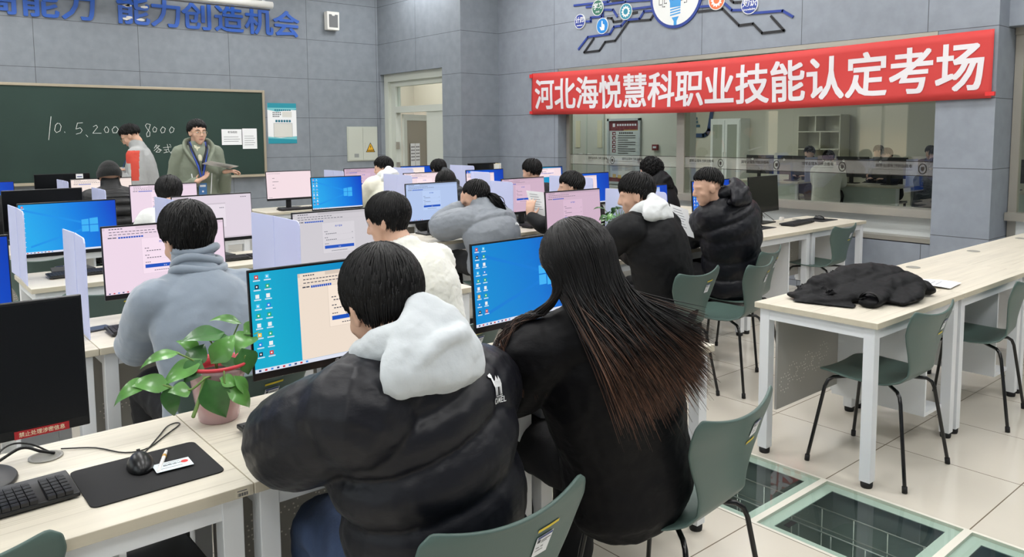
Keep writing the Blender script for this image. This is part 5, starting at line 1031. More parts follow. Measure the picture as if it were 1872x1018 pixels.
b = MB(); txt = '河北海悦慧科职业技能认定考场'; st_ = (8.09 - 2.44) / len(txt)
for i, ch in enumerate(txt):
    vs, fs = glyphs(ch, 0); yc = 8.09 - st_ * (i + .5); sz = .435
    bm = bmesh.new(); vv = [bm.verts.new((v[0], v[1], 0)) for v in vs]
    for f in fs:
        try: bm.faces.new([vv[k] for k in f])
        except ValueError: pass
    bmesh.ops.triangulate(bm, faces=bm.faces)
    for _ in range(4): bmesh.ops.subdivide_edges(bm, edges=[e for e in bm.edges if e.calc_length() > .10], cuts=1); bmesh.ops.triangulate(bm, faces=bm.faces)
    bm.verts.index_update(); bm.verts.ensure_lookup_table()
    for k_, (ex, ey) in enumerate([(a_ * .021, c_ * .016) for a_ in (-1, 0, 1) for c_ in (-1, 0, 1)]):
        b.add([bpos(yc - (v.co.x + ex) * sz * .93, BZ0 + .112 + (v.co.y + ey) * sz * 1.0, .005 + .0001 * k_) for v in bm.verts], [tuple(v.index for v in f.verts) for f in bm.faces])
    bm.free()
obj('lettering', b, ban_w, t)
b = MB(); b.box(XW - .036, XW - .004, 2.37, 2.44, 1.872, 1.905); b.box(XW - .036, XW - .006, 8.14, 8.2, 2.36, 2.41); b.box(XW - .036, XW - .006, 8.14, 8.2, 1.86, 1.90)
obj('tie', b, mat('banner_tie', (222, 44, 46), .5), t)
# ================================================================ desk-top things
def keyboard(label, x, y, a=0):
    t = thing('keyboard', label, 'keyboard', (x, y, DZ), math.radians(a), 'black keyboards')
    b = MB().prism([(-.07, .004), (.068, .010), (.068, .022), (.03, .022), (-.07, .014)], .44, 0, (V((-.22, 0, 0)), V((0, 1, 0)), V((0, 0, 1)), V((1, 0, 0)))); bevel(obj('case', b, black_p, t), .003)
    obj('foot', MB().box(-.2, .2, -.06, .06, 0, .006), black_r, t)
    k = MB()
    for r_ in range(6):
        y0 = .040 - r_ * .0185; zz = .0185 - r_ * .0008; xs = []
        x0 = -.212
        while x0 < .208:
            w = .0175
            if r_ == 5 and abs(x0 + .110) < .01: w = .105
            if not (.075 < x0 < .082 or .138 < x0 < .145) : k.box(x0, x0 + w - .0022, y0 - .0165, y0, zz, zz + .008 - .001 * (r_ == 0)); k.box(x0 + .003, x0 + .008, y0 - .008, y0 - .005, zz + .0081, zz + .0082, 1)
            x0 += w
    obj('keys', k, [mat('key_black', (30, 31, 34), .5), ink_g], t); return t
kp = keyboard('black keyboard at the bottom left corner, in front of the dark monitor', .118, 2.005, 2)
for x, y, a, lb in [(.98, 2.04, 2, 'black keyboard under the left sleeve of the white-hooded student'), (1.95, 2.02, 0, 'black keyboard of the long-haired student'), (.97, 3.52, 0, 'black keyboard of the grey fleece student'), (1.02, 5.18, 0, 'black keyboard under the third-row blue screen'), (1.82, 5.12, 0, 'black keyboard under the pale lilac screen'), (3.72, 8.14, 0, 'black keyboard of the lone pink screen'),
 (3.72, 5.12, 0, 'black keyboard of the pale blue screen'), (4.66, 5.10, 0, 'black keyboard below the held-up sheet'), (6.42, 3.64, 6, 'black keyboard in front of the monitor by the glass wall'), (3.55, 6.62, 0, 'black keyboard of the vivid blue screen')]: dup(kp, (x, y, DZ), math.radians(a), lb)
def mousepad(x0, x1, y0, y1, label):
    b = MB(); r_ = .018; q = [(cx + r_ * math.cos(a), cy + r_ * math.sin(a)) for cx, cy, s_ in ((x1 - r_, y1 - r_, 0), (x0 + r_, y1 - r_, 1), (x0 + r_, y0 + r_, 2), (x1 - r_, y0 + r_, 3)) for a in [s_ * PI / 2 + k * PI / 8 for k in range(5)]]
    b.prism(q, .003, 0, (V((0, 0, DZ + .0004)), V((1, 0, 0)), V((0, 1, 0)), V((0, 0, 1)))); return tag(obj('mouse_pad', b, mat('pad_black', (28, 28, 30), .85)), label, 'mouse pad', 'black mouse pads')
mousepad(.345, .642, 1.862, 2.105, 'black mouse pad with a mouse and card, in the foreground'); mousepad(6.72, 7.02, 3.56, 3.80, 'black mouse pad at the end of the desk by the glass wall'); mousepad(5.78, 6.06, 3.62, 3.84, 'black mouse pad beside the down coat')
def mouse(label, x, y, a, z=DZ + .0038):
    t = thing('computer_mouse', label, 'mouse', (x, y, z), math.radians(a), 'black mice'); b = MB().ell((0, 0, .004), (.031, .056, .034), None, 28)
    b.v = [(v[0] * (1 - .12 * (v[1] > 0) * v[1] / .056), v[1], max(0, v[2] - .08 * max(0, v[1]))) for v in b.v]
    obj('shell', b, mat('mouse_black', (14, 15, 17), .34), t); obj('wheel', MB().tube([(-.004, .030, .030), (.004, .030, .030)], .006, 12, round_=False), black_r, t); return t
m1 = mouse('glossy black mouse on the foreground mouse pad', .487, 2.02, -8)
for x, y, a, lb in [(6.90, 3.69, 0, 'black mouse on the pad at the far end of the desk by the glass wall'), (5.93, 3.74, 0, 'black mouse on the pad beside the down coat'), (5.38, 3.68, 0, 'black mouse ahead of the face of the down coat student')]: dup(m1, (x, y, DZ + (.0038 if x != 5.38 else .0006)), math.radians(a), lb)
cable = mat('cable_black', (18, 18, 19), .5)
def cord(P, r_, label, n=40): return tag(obj('cable', MB().tube(catmull(P, n), r_, 8), cable), label, 'cable', 'black cables')
zc = DZ + .003
cord([(.492, 2.074, .764), (.52, 2.11, zc), (.58, 2.20, zc), (.62, 2.262, zc), (.648, 2.275, zc), (.652, 2.255, zc), (.60, 2.20, zc), (.535, 2.135, zc), (.48, 2.145, zc), (.43, 2.23, zc), (.36, 2.28, DZ + .004)], .0018, 'thin mouse cable looping over the foreground desk')
cord([(.34, 2.262, DZ + .004), (.31, 2.262, .772), (.27, 2.28, .785), (.2, 2.25, .77), (.12, 2.20, .80)], .004, 'thick black cable from the grommet to the dark monitor'); cord([(.335, 2.27, DZ + .004), (.29, 2.30, .785), (.24, 2.30, .79), (.17, 2.22, .765), (.08, 2.25, zc)], .0025, 'thin black cable curling behind the dark monitor foot')
cord([(.79, 2.09, zc + .004), (.88, 2.13, zc), (.93, 2.20, zc), (1.0, 2.24, zc + .01), (1.05, 2.3, zc)], .002, 'keyboard cable beside the cream screen foot'); cord([(1.86, 2.28, .80), (1.80, 2.12, .79), (1.90, 2.06, zc), (2.05, 2.1, zc), (2.15, 2.24, zc)], .0022, 'black cable around the foot of the deep blue screen')
cord([(6.34, 3.92, .80), (6.40, 4.0, .85), (6.46, 3.95, .80), (6.52, 3.93, zc)], .0025, 'black cables behind the monitor by the glass wall')
# card, pen, label sticker
t = thing('id_card', 'white plastic card with a red stamp lying on the mouse pad', 'card', (.549, 1.968, DZ + .0085), math.radians(-3)); b = MB().box(-.043, .043, -.027, .027, 0, .0008)
b.text('技能等级认定', .011, (V((0, .002, .0010)), V((1, 0, 0)), V((0, 1, 0)), V((0, 0, 1))), 1, .01)
for z in (.018, -.012): b.box(-.03, .02, z, z + .002, .0008, .0009, 1)
b.disc((.029, .006, .0008), (1, 0, 0), (0, 1, 0), .0085, m=2); obj('card', b, [mat('card_white', (222, 234, 240), .3), ink_g, mat('stamp_red', (214, 60, 60), .5)], t)
t = thing('ballpoint_pen', 'white ballpoint pen under the card on the mouse pad', 'pen', (.537, 2.012, DZ + .0082), math.radians(66)); obj('barrel', MB().tube([(-.066, 0, 0), (.04, 0, 0), (.064, 0, 0)], [.0045, .005, .0036], 12), mat('pen_white', (232, 230, 226), .3), t); obj('band', MB().tube([(.022, 0, 0), (.034, 0, 0)], .0055, 12, round_=False), mat('pen_gold', (206, 160, 80), .4), t)
t = thing('barcode_label', 'small barcode sticker on the front edge of the foreground desk', 'label', (.642, 1.7545, .7415)); b = MB().box(-.017, .017, -.0006, 0, -.011, .011)
for i in range(12): b.box(-.012 + i * .002, -.0112 + i * .002 + .0006 * (i % 3), -.0008, -.0006, -.009, -.001, 1)
b.box(-.013, .010, -.0008, -.0006, .003, .005, 1); obj('sticker', b, [mat('label_beige', (214, 206, 186), .5), ink_g], t)
t = thing('pc_tower', 'black computer tower in the cupboard under the foreground desk', 'computer', (.515, 2.03, .1785)); bevel(obj('case', MB().box(-.085, .085, -.2, .2, 0, .36), mat('tower_black', (20, 21, 24), .35), t), .006); obj('front_panel', MB().box(-.08, .08, -.206, -.2, .01, .35), mat('tower_front', (14, 16, 22), .25), t); obj('label', MB().box(-.05, .05, -.2065, -.206, .325, .342), mat('tower_label', (70, 72, 74), .5), t)
b = MB().box(-.05, .05, -.035, .035, 0, .009); o = bevel(tag(obj('phone', b, mat('phone_slate', (54, 62, 76), .3), loc=(.735, 3.64, DZ + .0005), rot=(0, 0, .15)), 'dark slate phone lying left of the fleece student keyboard', 'phone'), .004)
# sheets
def paper(label, M, c, w, h, group='paper sheets', bend=.0):
    b = MB(); N = 6; vs = [V(c) + M @ V(((i / N - .5) * w, (j / N - .5) * h, bend * ((i / N - .5) ** 2) * 4 + .004 * math.sin(j))) for j in range(N + 1) for i in range(N + 1)]
    b.add(vs, [(j * 7 + i, j * 7 + i + 1, (j + 1) * 7 + i + 1, (j + 1) * 7 + i) for j in range(N) for i in range(N)], 0, True)
    nrm = M @ V((0, 0, 1))
    for k, sg in ((0, 1), (1, -1)):
        for r_ in range(7):
            z0 = .36 - r_ * .1; q = [V(c) + M @ V((x * w, z0 * h, bend * x * x * 4 + sg * .0035 + .004 * math.sin((z0 + .5) * 6))) for x in (-.36, .1 + .04 * (r_ % 4))]; u = M @ V((0, .006, 0)); b.add([q[0], q[1], q[1] + u, q[0] + u], [(0, 1, 2, 3)], 1)
    return tag(obj('paper_sheet', b, [paper_w, mat('print_light', (170, 172, 178), .7)]), label, 'paper', group)
B3 = lambda u, v: Matrix((V(u).normalized(), V(v).normalized(), V(u).normalized().cross(V(v).normalized()))).transposed()
paper('white sheet held up by the wavy-haired student', B3((.86, -.5, -.12), (-.08, .3, .95)), (4.42, 4.90, .985), .15, .22)
paper('white sheet held by the student in the black down coat', B3((.62, -.72, -.32), (.12, .36, .92)), (4.245, 3.25, .985), .13, .20)
paper('pale sheet held by the man in the olive jacket', B3((-.97, -.1, .20), (.05, -.85, .15)), (2.745, 7.76, 1.295), .30, .21)
paper('white sheet lying on the bare desk right of the bundled jacket', B3((1, .1, 0), (-.1, 1, 0)), (4.38, 1.72, DZ + .009), .21, .29)
paper('white sheet in front of the man in the red and grey jacket', B3((.5, .8, 0), (-.8, .5, .1)), (2.10, 9.16, 1.30), .2, .26) if False else None
for x, h, col, lb in ((6.855, .20, (236, 236, 230), 'white book standing before the grey wall corner'), (6.885, .21, (222, 206, 160), 'buff book standing before the grey wall corner')):
    t = thing('book', lb, 'book', (x, 8.5, DZ + .215), 0, 'books at the grey corner'); 
    t.location.z = DZ + .0005; h += .21
    obj('cover', MB().box(-.012, .012, -.08, .08, 0, h), mat('book_%d' % col[2], col, .6), t); obj('pages', MB().box(-.009, .009, -.0805, .078, .003, h + .0004), paper_w, t)
b = MB().box(-.02, .02, -.015, .015, 0, .03)
bevel(tag(obj('power_adapter', b, white_p, loc=(6.60, 3.90, DZ)), 'small white adapter behind the monitor by the glass wall', 'adapter'), .003)
# ================================================================ plants
leaf_a = mat('leaf_green', (84, 138, 62), .32, var=(14, .35), coat=.2); leaf_b = mat('leaf_dark', (58, 108, 52), .35, var=(14, .3), coat=.2); stem_m = mat('stem_green', (112, 140, 74), .5); soil = mat('soil', (54, 40, 30), .95, bump=(60, .8))
def leaf(mb, base, d, nrm, ln, w, m=0, curl=.25, fold=.12):
    d = V(d).normalized(); nrm = V(nrm); nrm = (nrm - d * nrm.dot(d)).normalized(); s = d.cross(nrm); N = 10; prof = [0, .62, .92, 1.0, .97, .88, .74, .57, .38, .18, .0]; vs = []
    for j in range(N + 1):
        t = j / N; a = -curl * t * t * 1.6; c = V(base) + (d * (t * math.cos(a)) + nrm * (t * math.sin(a))) * ln
        for k in (-1, -.5, 0, .5, 1): vs.append(c + s * (k * w / 2 * prof[j]) + nrm * (abs(k) * fold * w * prof[j] * .5 - (.03 * w if k == 0 else 0)))
        if j == 0:
            for q in range(5): vs[q] = vs[q] - d * (abs(q - 2) * .05 * ln)
    mb.add(vs, [(j * 5 + k, j * 5 + k + 1, (j + 1) * 5 + k + 1, (j + 1) * 5 + k) for j in range(N) for k in range(4)], m, True)
PX, PY = .757, 2.235
t = thing('potted_plant', 'pothos in a red pot inside a clear pink-tinted pot, on the foreground desk', 'plant', (PX, PY, DZ + .0006))
clear_p = mat('clear_pot', (240, 206, 210), .15, alpha=.5, spec=.6)
o = obj('outer_pot', MB().lathe([(0, .0), (.052, 0), (.056, .006), (.074, .125), (.076, .127), (.0765, .135), (.079, .137), (.080, .146), (.083, .15), (.085, .162), (.082, .163), (.079, .15), (.072, .125), (.053, .010), (0, .009)], 48), clear_p, t)
obj('inner_pot', MB().lathe([(0, .018), (.040, .018), (.046, .03), (.066, .13), (.072, .155), (.088, .163), (.090, .168), (.087, .172), (.076, .170), (.066, .145), (.064, .135), (0, .135)], 48), mat('pot_red', (206, 60, 72), .4), t)
obj('soil', MB().lathe([(.065, .138), (.04, .146), (0, .142)], 24), soil, t)
st = MB(); lf = MB(); L = lambda x, y, z: V((x - PX, y - PY, z - DZ))
def stemleaf(P, r_, lv):
    st.tube(catmull(P, 16), r_, 6)
    for base, d, n_, ln, w, m in lv: leaf(lf, base, d, n_, ln, w, m, random.Random(int(ln * 1e5)).uniform(.1, .4))
c = V((0, 0, .14))
hang = [V((-.03, -.05, .14)), V((-.06, -.085, .155)), V((-.10, -.07, .125)), V((-.15, -.045, .14)), V((-.19, -.02, .16))]
stemleaf(hang, .0032, [(hang[4], (-.9, -.1, -.18), (.1, -.5, .9), .105, .05, 0), (hang[3], (-.75, .1, .35), (-.2, -.6, .8), .10, .062, 0), (hang[3], (.1, -.3, -1), (-.2, -.9, .1), .095, .05, 1), (hang[2], (-.8, -.2, .25), (.1, -.7, .7), .06, .05, 0)])
stemleaf([V((-.03, -.02, .14)), V((-.07, -.03, .19)), V((-.115, -.02, .222))], .0025, [(V((-.115, -.02, .222)), (-.95, -.1, .08), (0, -.45, .9), .10, .042, 0), (V((-.06, -.03, .19)), (-.95, -.15, -.28), (0, -.6, .8), .115, .06, 0)])
stemleaf([V((-.01, -.03, .14)), V((-.02, -.045, .19)), V((-.015, -.05, .215))], .0025, [(V((-.03, -.06, .19)), (.55, -.25, .75), (-.4, -.85, .2), .095, .068, 0)])
stemleaf([V((0, 0, .14)), V((.0, .0, .20)), V((-.02, .01, .245))], .0025, [(V((.035, .0, .235)), (-.92, -.1, .28), (0, -.5, .85), .11, .052, 1), (V((.02, .01, .25)), (-.9, -.2, .12), (.1, -.5, .85), .12, .07, 1)])
stemleaf([V((.04, .02, .14)), V((.055, .02, .22)), V((.075, .02, .265))], .0022, [(V((.078, .02, .268)), (-.85, .1, .5), (.3, -.5, .8), .085, .042, 0)])
stemleaf([V((.05, -.01, .14)), V((.07, -.015, .20)), V((.085, -.02, .235))], .0022, [(V((.10, -.015, .24)), (-.75, -.55, -.2), (0, -.4, .9), .085, .07, 0), (V((.08, -.02, .245)), (.7, .1, .35), (-.3, -.6, .7), .07, .055, 0), (V((.09, 0, .235)), (.85, -.1, .22), (0, -.6, .8), .08, .05, 0)])
stemleaf([V((.03, -.05, .14)), V((.05, -.06, .17)), V((.06, -.065, .19))], .0022, [(V((.055, -.06, .205)), (.2, -.3, -1), (.1, -.95, .1), .075, .075, 1), (V((0, -.055, .175)), (.9, -.15, -.12), (0, -.5, .85), .08, .05, 1)])
stemleaf([V((0, -.04, .14)), V((-.01, -.085, .165)), V((-.015, -.10, .13))], .0025, [(V((-.055, -.085, .14)), (.35, -.2, -.95), (-.2, -.95, .0), .12, .085, 1), (V((-.005, -.095, .12)), (.72, -.25, -.6), (.1, -.85, .5), .105, .06, 0), (V((.02, -.09, .14)), (.6, -.2, -.8), (.3, -.8, .4), .08, .042, 0), (V((-.02, -.09, .145)), (.7, -.3, -.35), (.1, -.85, .5), .05, .042, 0)])
stemleaf([V((-.05, -.02, .15)), V((-.07, -.03, .17)), V((-.08, -.03, .14))], .0022, [(V((-.06, -.035, .19)), (-.55, -.2, -.5), (-.2, -.8, .5), .07, .06, 1), (V((-.075, -.02, .18)), (.4, .2, .5), (-.3, -.8, .5), .075, .06, 1), (V((-.04, .03, .2)), (-.6, .1, .6), (.2, -.7, .6), .07, .05, 0)])
stemleaf([V((-.055, -.06, .15)), V((-.075, -.075, .10)), V((-.10, -.09, .055))], .0055, [])
obj('foliage', lf, [leaf_a, leaf_b], t); obj('stem', st, stem_m, t)
t2 = thing('potted_plant', 'small leafy plant on the desk behind the mauve screen', 'plant', (4.20, 3.78, DZ + .0006))
obj('outer_pot', MB().lathe([(0, 0), (.05, 0), (.07, .12), (.074, .125), (.068, .12), (.05, .01), (0, .01)], 32), mat('pot_brown', (120, 60, 48), .5), t2); obj('soil', MB().lathe([(.066, .11), (0, .115)], 24), soil, t2)
lf = MB(); st = MB(); rnd = random.Random(14)
for i in range(34):
    a = rnd.uniform(0, 2 * PI); r_ = rnd.uniform(.03, .12); h = rnd.uniform(.16, .30); e = V((math.cos(a) * r_, math.sin(a) * r_, h)); st.tube(catmull([V((0, 0, .11)), e * .5 + V((0, 0, .08)), e], 6), .002, 5); leaf(lf, e, (math.cos(a), math.sin(a), rnd.uniform(-.7, .5)), (0, -.3, 1), rnd.uniform(.06, .09), rnd.uniform(.035, .055), i % 2, .3)
obj('foliage', lf, [leaf_a, leaf_b], t2); obj('stem', st, stem_m, t2)
# ================================================================ bundled jacket on the right desk
b = MB(); z = DZ
T = lambda P, R, n=18: b.tube(catmull(P, n), lerpl(R, n), 14, hint=(0, 0, 1))
T([(3.50, 1.98, z + .03), (3.72, 1.92, z + .085), (3.95, 1.84, z + .115), (4.13, 1.76, z + .105)], [(.025, .05), (.06, .085), (.07, .10), (.05, .08)])
T([(3.49, 1.93, z + .02), (3.62, 1.82, z + .04), (3.85, 1.74, z + .065), (4.10, 1.66, z + .075)], [(.02, .06), (.045, .09), (.06, .09), (.05, .08)])
T([(3.60, 1.66, z + .036), (3.72, 1.67, z + .05), (3.88, 1.72, z + .06), (4.02, 1.80, z + .08)], [(.034, .045), (.042, .055), (.05, .07), (.05, .07)])
T([(3.75, 1.60, z + .022), (3.90, 1.60, z + .04), (4.08, 1.64, z + .055)], [(.02, .06), (.04, .075), (.05, .07)])
T([(4.12, 1.78, z + .10), (4.16, 1.68, z + .06), (4.13, 1.58, z + .03)], [(.045, .06), (.05, .06), (.026, .05)])
T([(3.47, 1.96, z + .008), (3.52, 1.82, z + .008), (3.56, 1.70, z + .010)], [(.008, .05), (.008, .06), (.008, .05)])
T([(3.62, 1.95, z + .115), (3.85, 1.88, z + .165), (4.08, 1.80, z + .16)], [(.012, .035), (.016, .04), (.014, .04)])
T([(3.80, 1.78, z + .115), (3.95, 1.75, z + .13), (4.12, 1.72, z + .12)], [(.012, .03), (.02, .03), (.018, .03)])
for i, v in enumerate(b.v): b.v[i] = (v[0] - .02 - .10 * (v[0] - 3.5), v[1], max(z + (v[2] - z) * (.62 + .35 * (v[0] - 3.45)), z + .004))
t = thing('jacket', 'bundled black jacket thrown on the white desk at right', 'jacket', (0, 0, 0)); me = melt(b, .007, 2, [(.12, .02, 2), (.03, .004, 1)], 'fabric')
for v in me.vertices:
    c = v.co; q = V((c.x * .8 + c.y * .6, c.y * .8 - c.x * .6, c.z)); r_ = 1 - abs(noise.noise(V((q.x * 3, q.y * 10, q.z * 7)))) * 2.2; h = min(1, max(0, (c.z - z - .01) / .03))
    v.co = c + v.normal * (.014 * r_ - .007) * h
for v in me.vertices: v.co.z = max(v.co.z, z + .0015)
obj('fabric', me, cloth('bundle_black', (10, 10, 13), .6, (18, .4, (1, 1, 1))), t); MATS['bundle_black'].node_tree.nodes['Principled BSDF'].inputs['Specular IOR Level'].default_value = .2
b = MB(); b.tube([(3.575, 1.655, z + .038), (3.600, 1.658, z + .038)], [(.036, .046), (.034, .044)], 16, hint=(0, 0, 1), caps=False); b.tube([(3.578, 1.656, z + .038), (3.62, 1.66, z + .04)], [(.030, .040), (.024, .034)], 16, hint=(0, 0, 1), caps=False); obj('cuff', b, mat('cuff_black', (14, 14, 16), .8), t)
# ================================================================ glass floor panels over the cable trench
trench = mat('trench_dark', (150, 158, 154), .7); frost_g = mat('frosted_rim', (206, 216, 208), .4); strip_w = mat('floor_strip', (226, 222, 210), .3)
b = MB(); zd = -.42
b.quad((TX0, TY0, zd), (TX1, TY0, zd), (TX1, TY1, zd), (TX0, TY1, zd)); b.quad((TX0, TY0, zd), (TX0, TY1, zd), (TX0, TY1, 0), (TX0, TY0, 0)); b.quad((TX1, TY0, zd), (TX1, TY0, 0), (TX1, TY1, 0), (TX1, TY1, zd)); b.quad((TX0, TY0, zd), (TX0, TY0, 0), (TX1, TY0, 0), (TX1, TY0, zd)); b.quad((TX0, TY1, zd), (TX1, TY1, zd), (TX1, TY1, 0), (TX0, TY1, 0))
struct('floor_trench', b, trench)
gl = glass_mat('floor_glass', (.90, .94, .92), 1.5, 0, .06)
for k, lb in enumerate(['glass floor panel beside the chair of the long-haired student', 'glass floor panel in the middle of the aisle, blue cable below', 'glass floor panel at the bottom edge of the photo', 'glass floor panel nearest the camera, out of frame', 'last glass floor panel, out of frame']):
    y1 = TY1 - .6 * k; y0 = y1 - .6; t = thing('floor_panel', lb, 'floor panel', (2.98, (y0 + y1) / 2, 0), 0, 'glass floor panels')
    obj('pane', MB().box(-.285, .285, -.285, .285, -.012, .0005), gl, t); f = MB()
    for x0, x1, q0, q1 in ((-.285, .285, -.285, -.235), (-.285, .285, .235, .285), (-.285, -.235, -.235, .235), (.235, .285, -.235, .235)): f.box(x0, x1, q0, q1, -.016, -.0125)
    obj('frosted_rim', f, frost_g, t); f = MB()
    for x0, x1, q0, q1 in ((-.3, .3, -.3, -.285), (-.3, .3, .285, .3), (-.3, -.285, -.285, .285), (.285, .3, -.285, .285)): f.box(x0, x1, q0, q1, -.03, .0012)
    obj('frame', f, strip_w, t)
    obj('sticker', MB().box(-.225, -.165, .175, .20, .0008, .0012), black_p, t)
wire = mat('wire_steel', (196, 196, 190), .35, .6)
t = thing('cable_tray', 'steel wire cable tray in the trench under the glass floor', 'cable tray', (2.98, .787, -.33))
b = MB()
for x, z_ in ((.02, .0), (.09, 0), (.16, 0), (.22, 0), (.02, .09), (.22, .09), (.22, .18), (.02, .18)): b.tube([(x, -1.48, z_ + .05), (x, 1.48, z_ + .05)], .0032, 6, round_=False)
for i in range(21): y_ = -1.45 + i * .145; b.tube([(.02, y_, .23), (.02, y_, .05), (.22, y_, .05), (.22, y_, .23)], .003, 6, round_=False)
obj('wire_mesh', b, wire, t)
t = thing('cable_channel', 'blue cable channel in the trench under the glass floor', 'cable channel', (2.98, .787, -.29)); obj('channel', MB().box(-.26, -.17, -1.48, 1.48, .10, .16).box(-.10, -.06, -1.48, 1.48, .10, .15), mat('channel_blue', (96, 152, 226), .4), t); obj('cover', MB().box(-.165, -.105, -1.48, 1.48, .10, .155), mat('channel_brown', (84, 72, 62), .5), t)
b = MB()
for i in range(6): b.tube(catmull([(-.2 + .012 * i, -.35, .16), (-.16 + .012 * i, -.2, .20), (-.02 + .012 * i, -.12, .26), (.10 + .01 * i, .10, .10), (.12 + .01 * i, .6, .055)], 24), .006, 6)
obj('cable_bundle', b, mat('cable_sky', (110, 164, 220), .4), t)
# ================================================================ the room behind the inner window
struct('wall_vestibule', MB().box(9.0, 9.12, 6.83, 9.12, 0, 3.3), ivory)
struct('wall_neighbour', MB().box(16.4, 16.6, -2.6, 13.5, 0, 3.3).box(9.12, 16.4, 13.4, 13.5, 0, 3.3).box(7.9, 16.6, -2.8, -2.6, 0, 3.3), mat('wall_far', (198, 196, 182), .7))
t = struct('door_2', MB().box(8.985, 9.0, 8.40, 9.11, 0, 2.12), mat('door_grey', (192, 190, 180), .5))
b = MB()
for y in (9.09, 8.79, 8.42): b.box(8.975, 8.985, y - .012, y + .012, .02, 2.1)
obj('frame', b, MATS['cabinet_grey'], t); b = MB()
for y in (8.98, 8.50): b.box(8.978, 8.986, y - .05, y + .05, 1.36, 1.79)
obj('vision_panel', b, mat('vision_glass', (206, 198, 172), .2), t)
b = MB()
for y0, y1 in ((8.83, 8.93), (8.65, 8.75)): b.box(8.94, 8.955, y0, y1, 1.245, 1.265); b.box(8.94, 8.985, y1 - .02, y1, 1.245, 1.265)
obj('handle', b, mat('handle_bright', (236, 236, 232), .3), t)
def board_frame(label, y1, y0, z0, z1, draw):
    t = thing('framed_notice', label, 'notice board', (8.985, 0, 0), 0, 'framed notices'); b = MB()
    for a, c, e, f in ((y0, y1, z0, z0 + .035), (y0, y1, z1 - .035, z1), (y0, y0 + .04, z0, z1), (y1 - .04, y1, z0, z1)): b.box(-.02, .015, a, c, e, f)
    obj('frame', b, mat('frame_alu', (196, 200, 202), .35, .3), t); s = MB(); s.box(-.002, .015, y0 + .04, y1 - .04, z0 + .035, z1 - .035)
    q = lambda u0, v0, u1, v1, m: s.quad((-.004 - m * .0003, y1 - .04 - u0 * (y1 - y0 - .08), z0 + .035 + v0 * (z1 - z0 - .07)), (-.004 - m * .0003, y1 - .04 - u1 * (y1 - y0 - .08), z0 + .035 + v0 * (z1 - z0 - .07)), (-.004 - m * .0003, y1 - .04 - u1 * (y1 - y0 - .08), z0 + .035 + v1 * (z1 - z0 - .07)), (-.004 - m * .0003, y1 - .04 - u0 * (y1 - y0 - .08), z0 + .035 + v1 * (z1 - z0 - .07)), m)
    draw(q); obj('notice', s, [mat('notice_grey', (196, 200, 198), .4), mat('notice_maroon', (112, 42, 50), .4), mat('notice_gold', (206, 170, 70), .4), mat('notice_ink', (70, 62, 62), .5), mat('notice_pale', (214, 214, 220), .4)], t)
def d1(q):
    q(0, .76, 1, 1, 1); q(0, .74, .5, .76, 1); q(.5, .745, 1, .76, 2); q(.12, .84, .2, .93, 4)
    for i in range(8): q(.27 + i * .085, .865, .33 + i * .085, .915, 4)
    for i in range(5): q(.10, .62 - i * .115, .22, .71 - i * .115, 1); q(.14, .64 - i * .115, .20, .68 - i * .115, 4)
    for i in range(7): q(.34 + i * .07, .655, .39 + i * .07, .70, 3)
    for i in range(9): q(.30, .60 - i * .058, .9 - .25 * (i % 3 == 2), .618 - i * .058, 3)
def d2(q):
    for i in range(4): q(.1, .85 - i * .07, .45, .868 - i * .07, 3); q(.55, .85 - i * .07, .9, .868 - i * .07, 3)
    q(0, 0, 1, .2, 1); q(.0, .2, .3, .24, 1); q(.12, .22, .24, .42, 2); q(.3, .2, .42, .38, 2); q(.18, .24, .2, .4, 1)
def d3(q): q(0, .86, 1, 1, 1); [q(.15 + i * .2, .62, .27 + i * .2, .74, 3) for i in range(4)]; [q(.15, .5 - i * .1, .85, .52 - i * .1, 3) for i in range(4)]
board_frame('framed maroon and grey notice high behind the glass', 8.33, 7.66, 1.16, 1.81, d1); board_frame('framed grey notice with a red foot, behind the curly head', 8.33, 7.66, .80, 1.15, d2); board_frame('lowest framed notice, white with a maroon top', 8.33, 7.80, .30, .78, d3)
t = thing('fire_alarm_button', 'small dark red fire alarm box on the wall behind the glass', 'fire alarm', (8.988, 7.38, 1.33)); obj('case', MB().box(-.02, .011, -.05, .05, 0, .085), mat('alarm_red', (122, 36, 42), .4), t); obj('window', MB().box(-.022, -.02, -.03, .03, .03, .06), mat('notice_pale', (214, 214, 220), .4), t)
struct('trim_vestibule', MB().box(8.96, 9.14, 6.77, 6.83, 0, 3.3), white_p)
# desks, screens and people next door
dd = [(11.95, 7.4, 'white desk behind the glass, left of the white fluffy coat'), (11.95, 5.75, 'white desk behind the glass in front of the white fluffy coat'), (11.95, 4.05, 'white desk behind the glass at the pillar')]
for x, y, lb in dd:
    t = thing('desk', lb, 'desk', (x, y, 0), 0, 'desks next door'); bevel(obj('tabletop', MB().box(0, .62, -.62, .62, .72, .75), wood, t), .002); obj('front_panel', MB().box(.03, .05, -.59, .59, .05, .72), mat('panel_pale_green', (206, 216, 208), .4), t)
    for y_ in (-.6, .56): obj('leg', MB().box(.02, .06, y_, y_ + .04, 0, .72), steel_w, t); obj('leg', MB().box(.55, .59, y_, y_ + .04, 0, .72), steel_w, t)
def back_monitor(x, y, label):
    t = thing('computer_monitor', label, 'monitor', (x, y, .751), PI / 2, 'screens next door'); b = MB().box(-.27, .27, 0, .03, .10, .43); bevel(obj('casing', b, mat('back_charcoal', (44, 46, 48), .5), t), .006); obj('logo', MB().lathe([(.022, 0), (.022, .002), (0, .002)], 16), white_ink, t, (.14, .031, .36), (-PI / 2, 0, 0))
    obj('screen', MB().box(-.26, .26, -.002, 0, .12, .42), emi('next_screen', (190, 200, 226)), t); obj('stand', MB().box(-.03, .03, .03, .05, .01, .2), black_p, t); obj('base', MB().box(-.1, .1, -.06, .1, 0, .012), black_p, t)
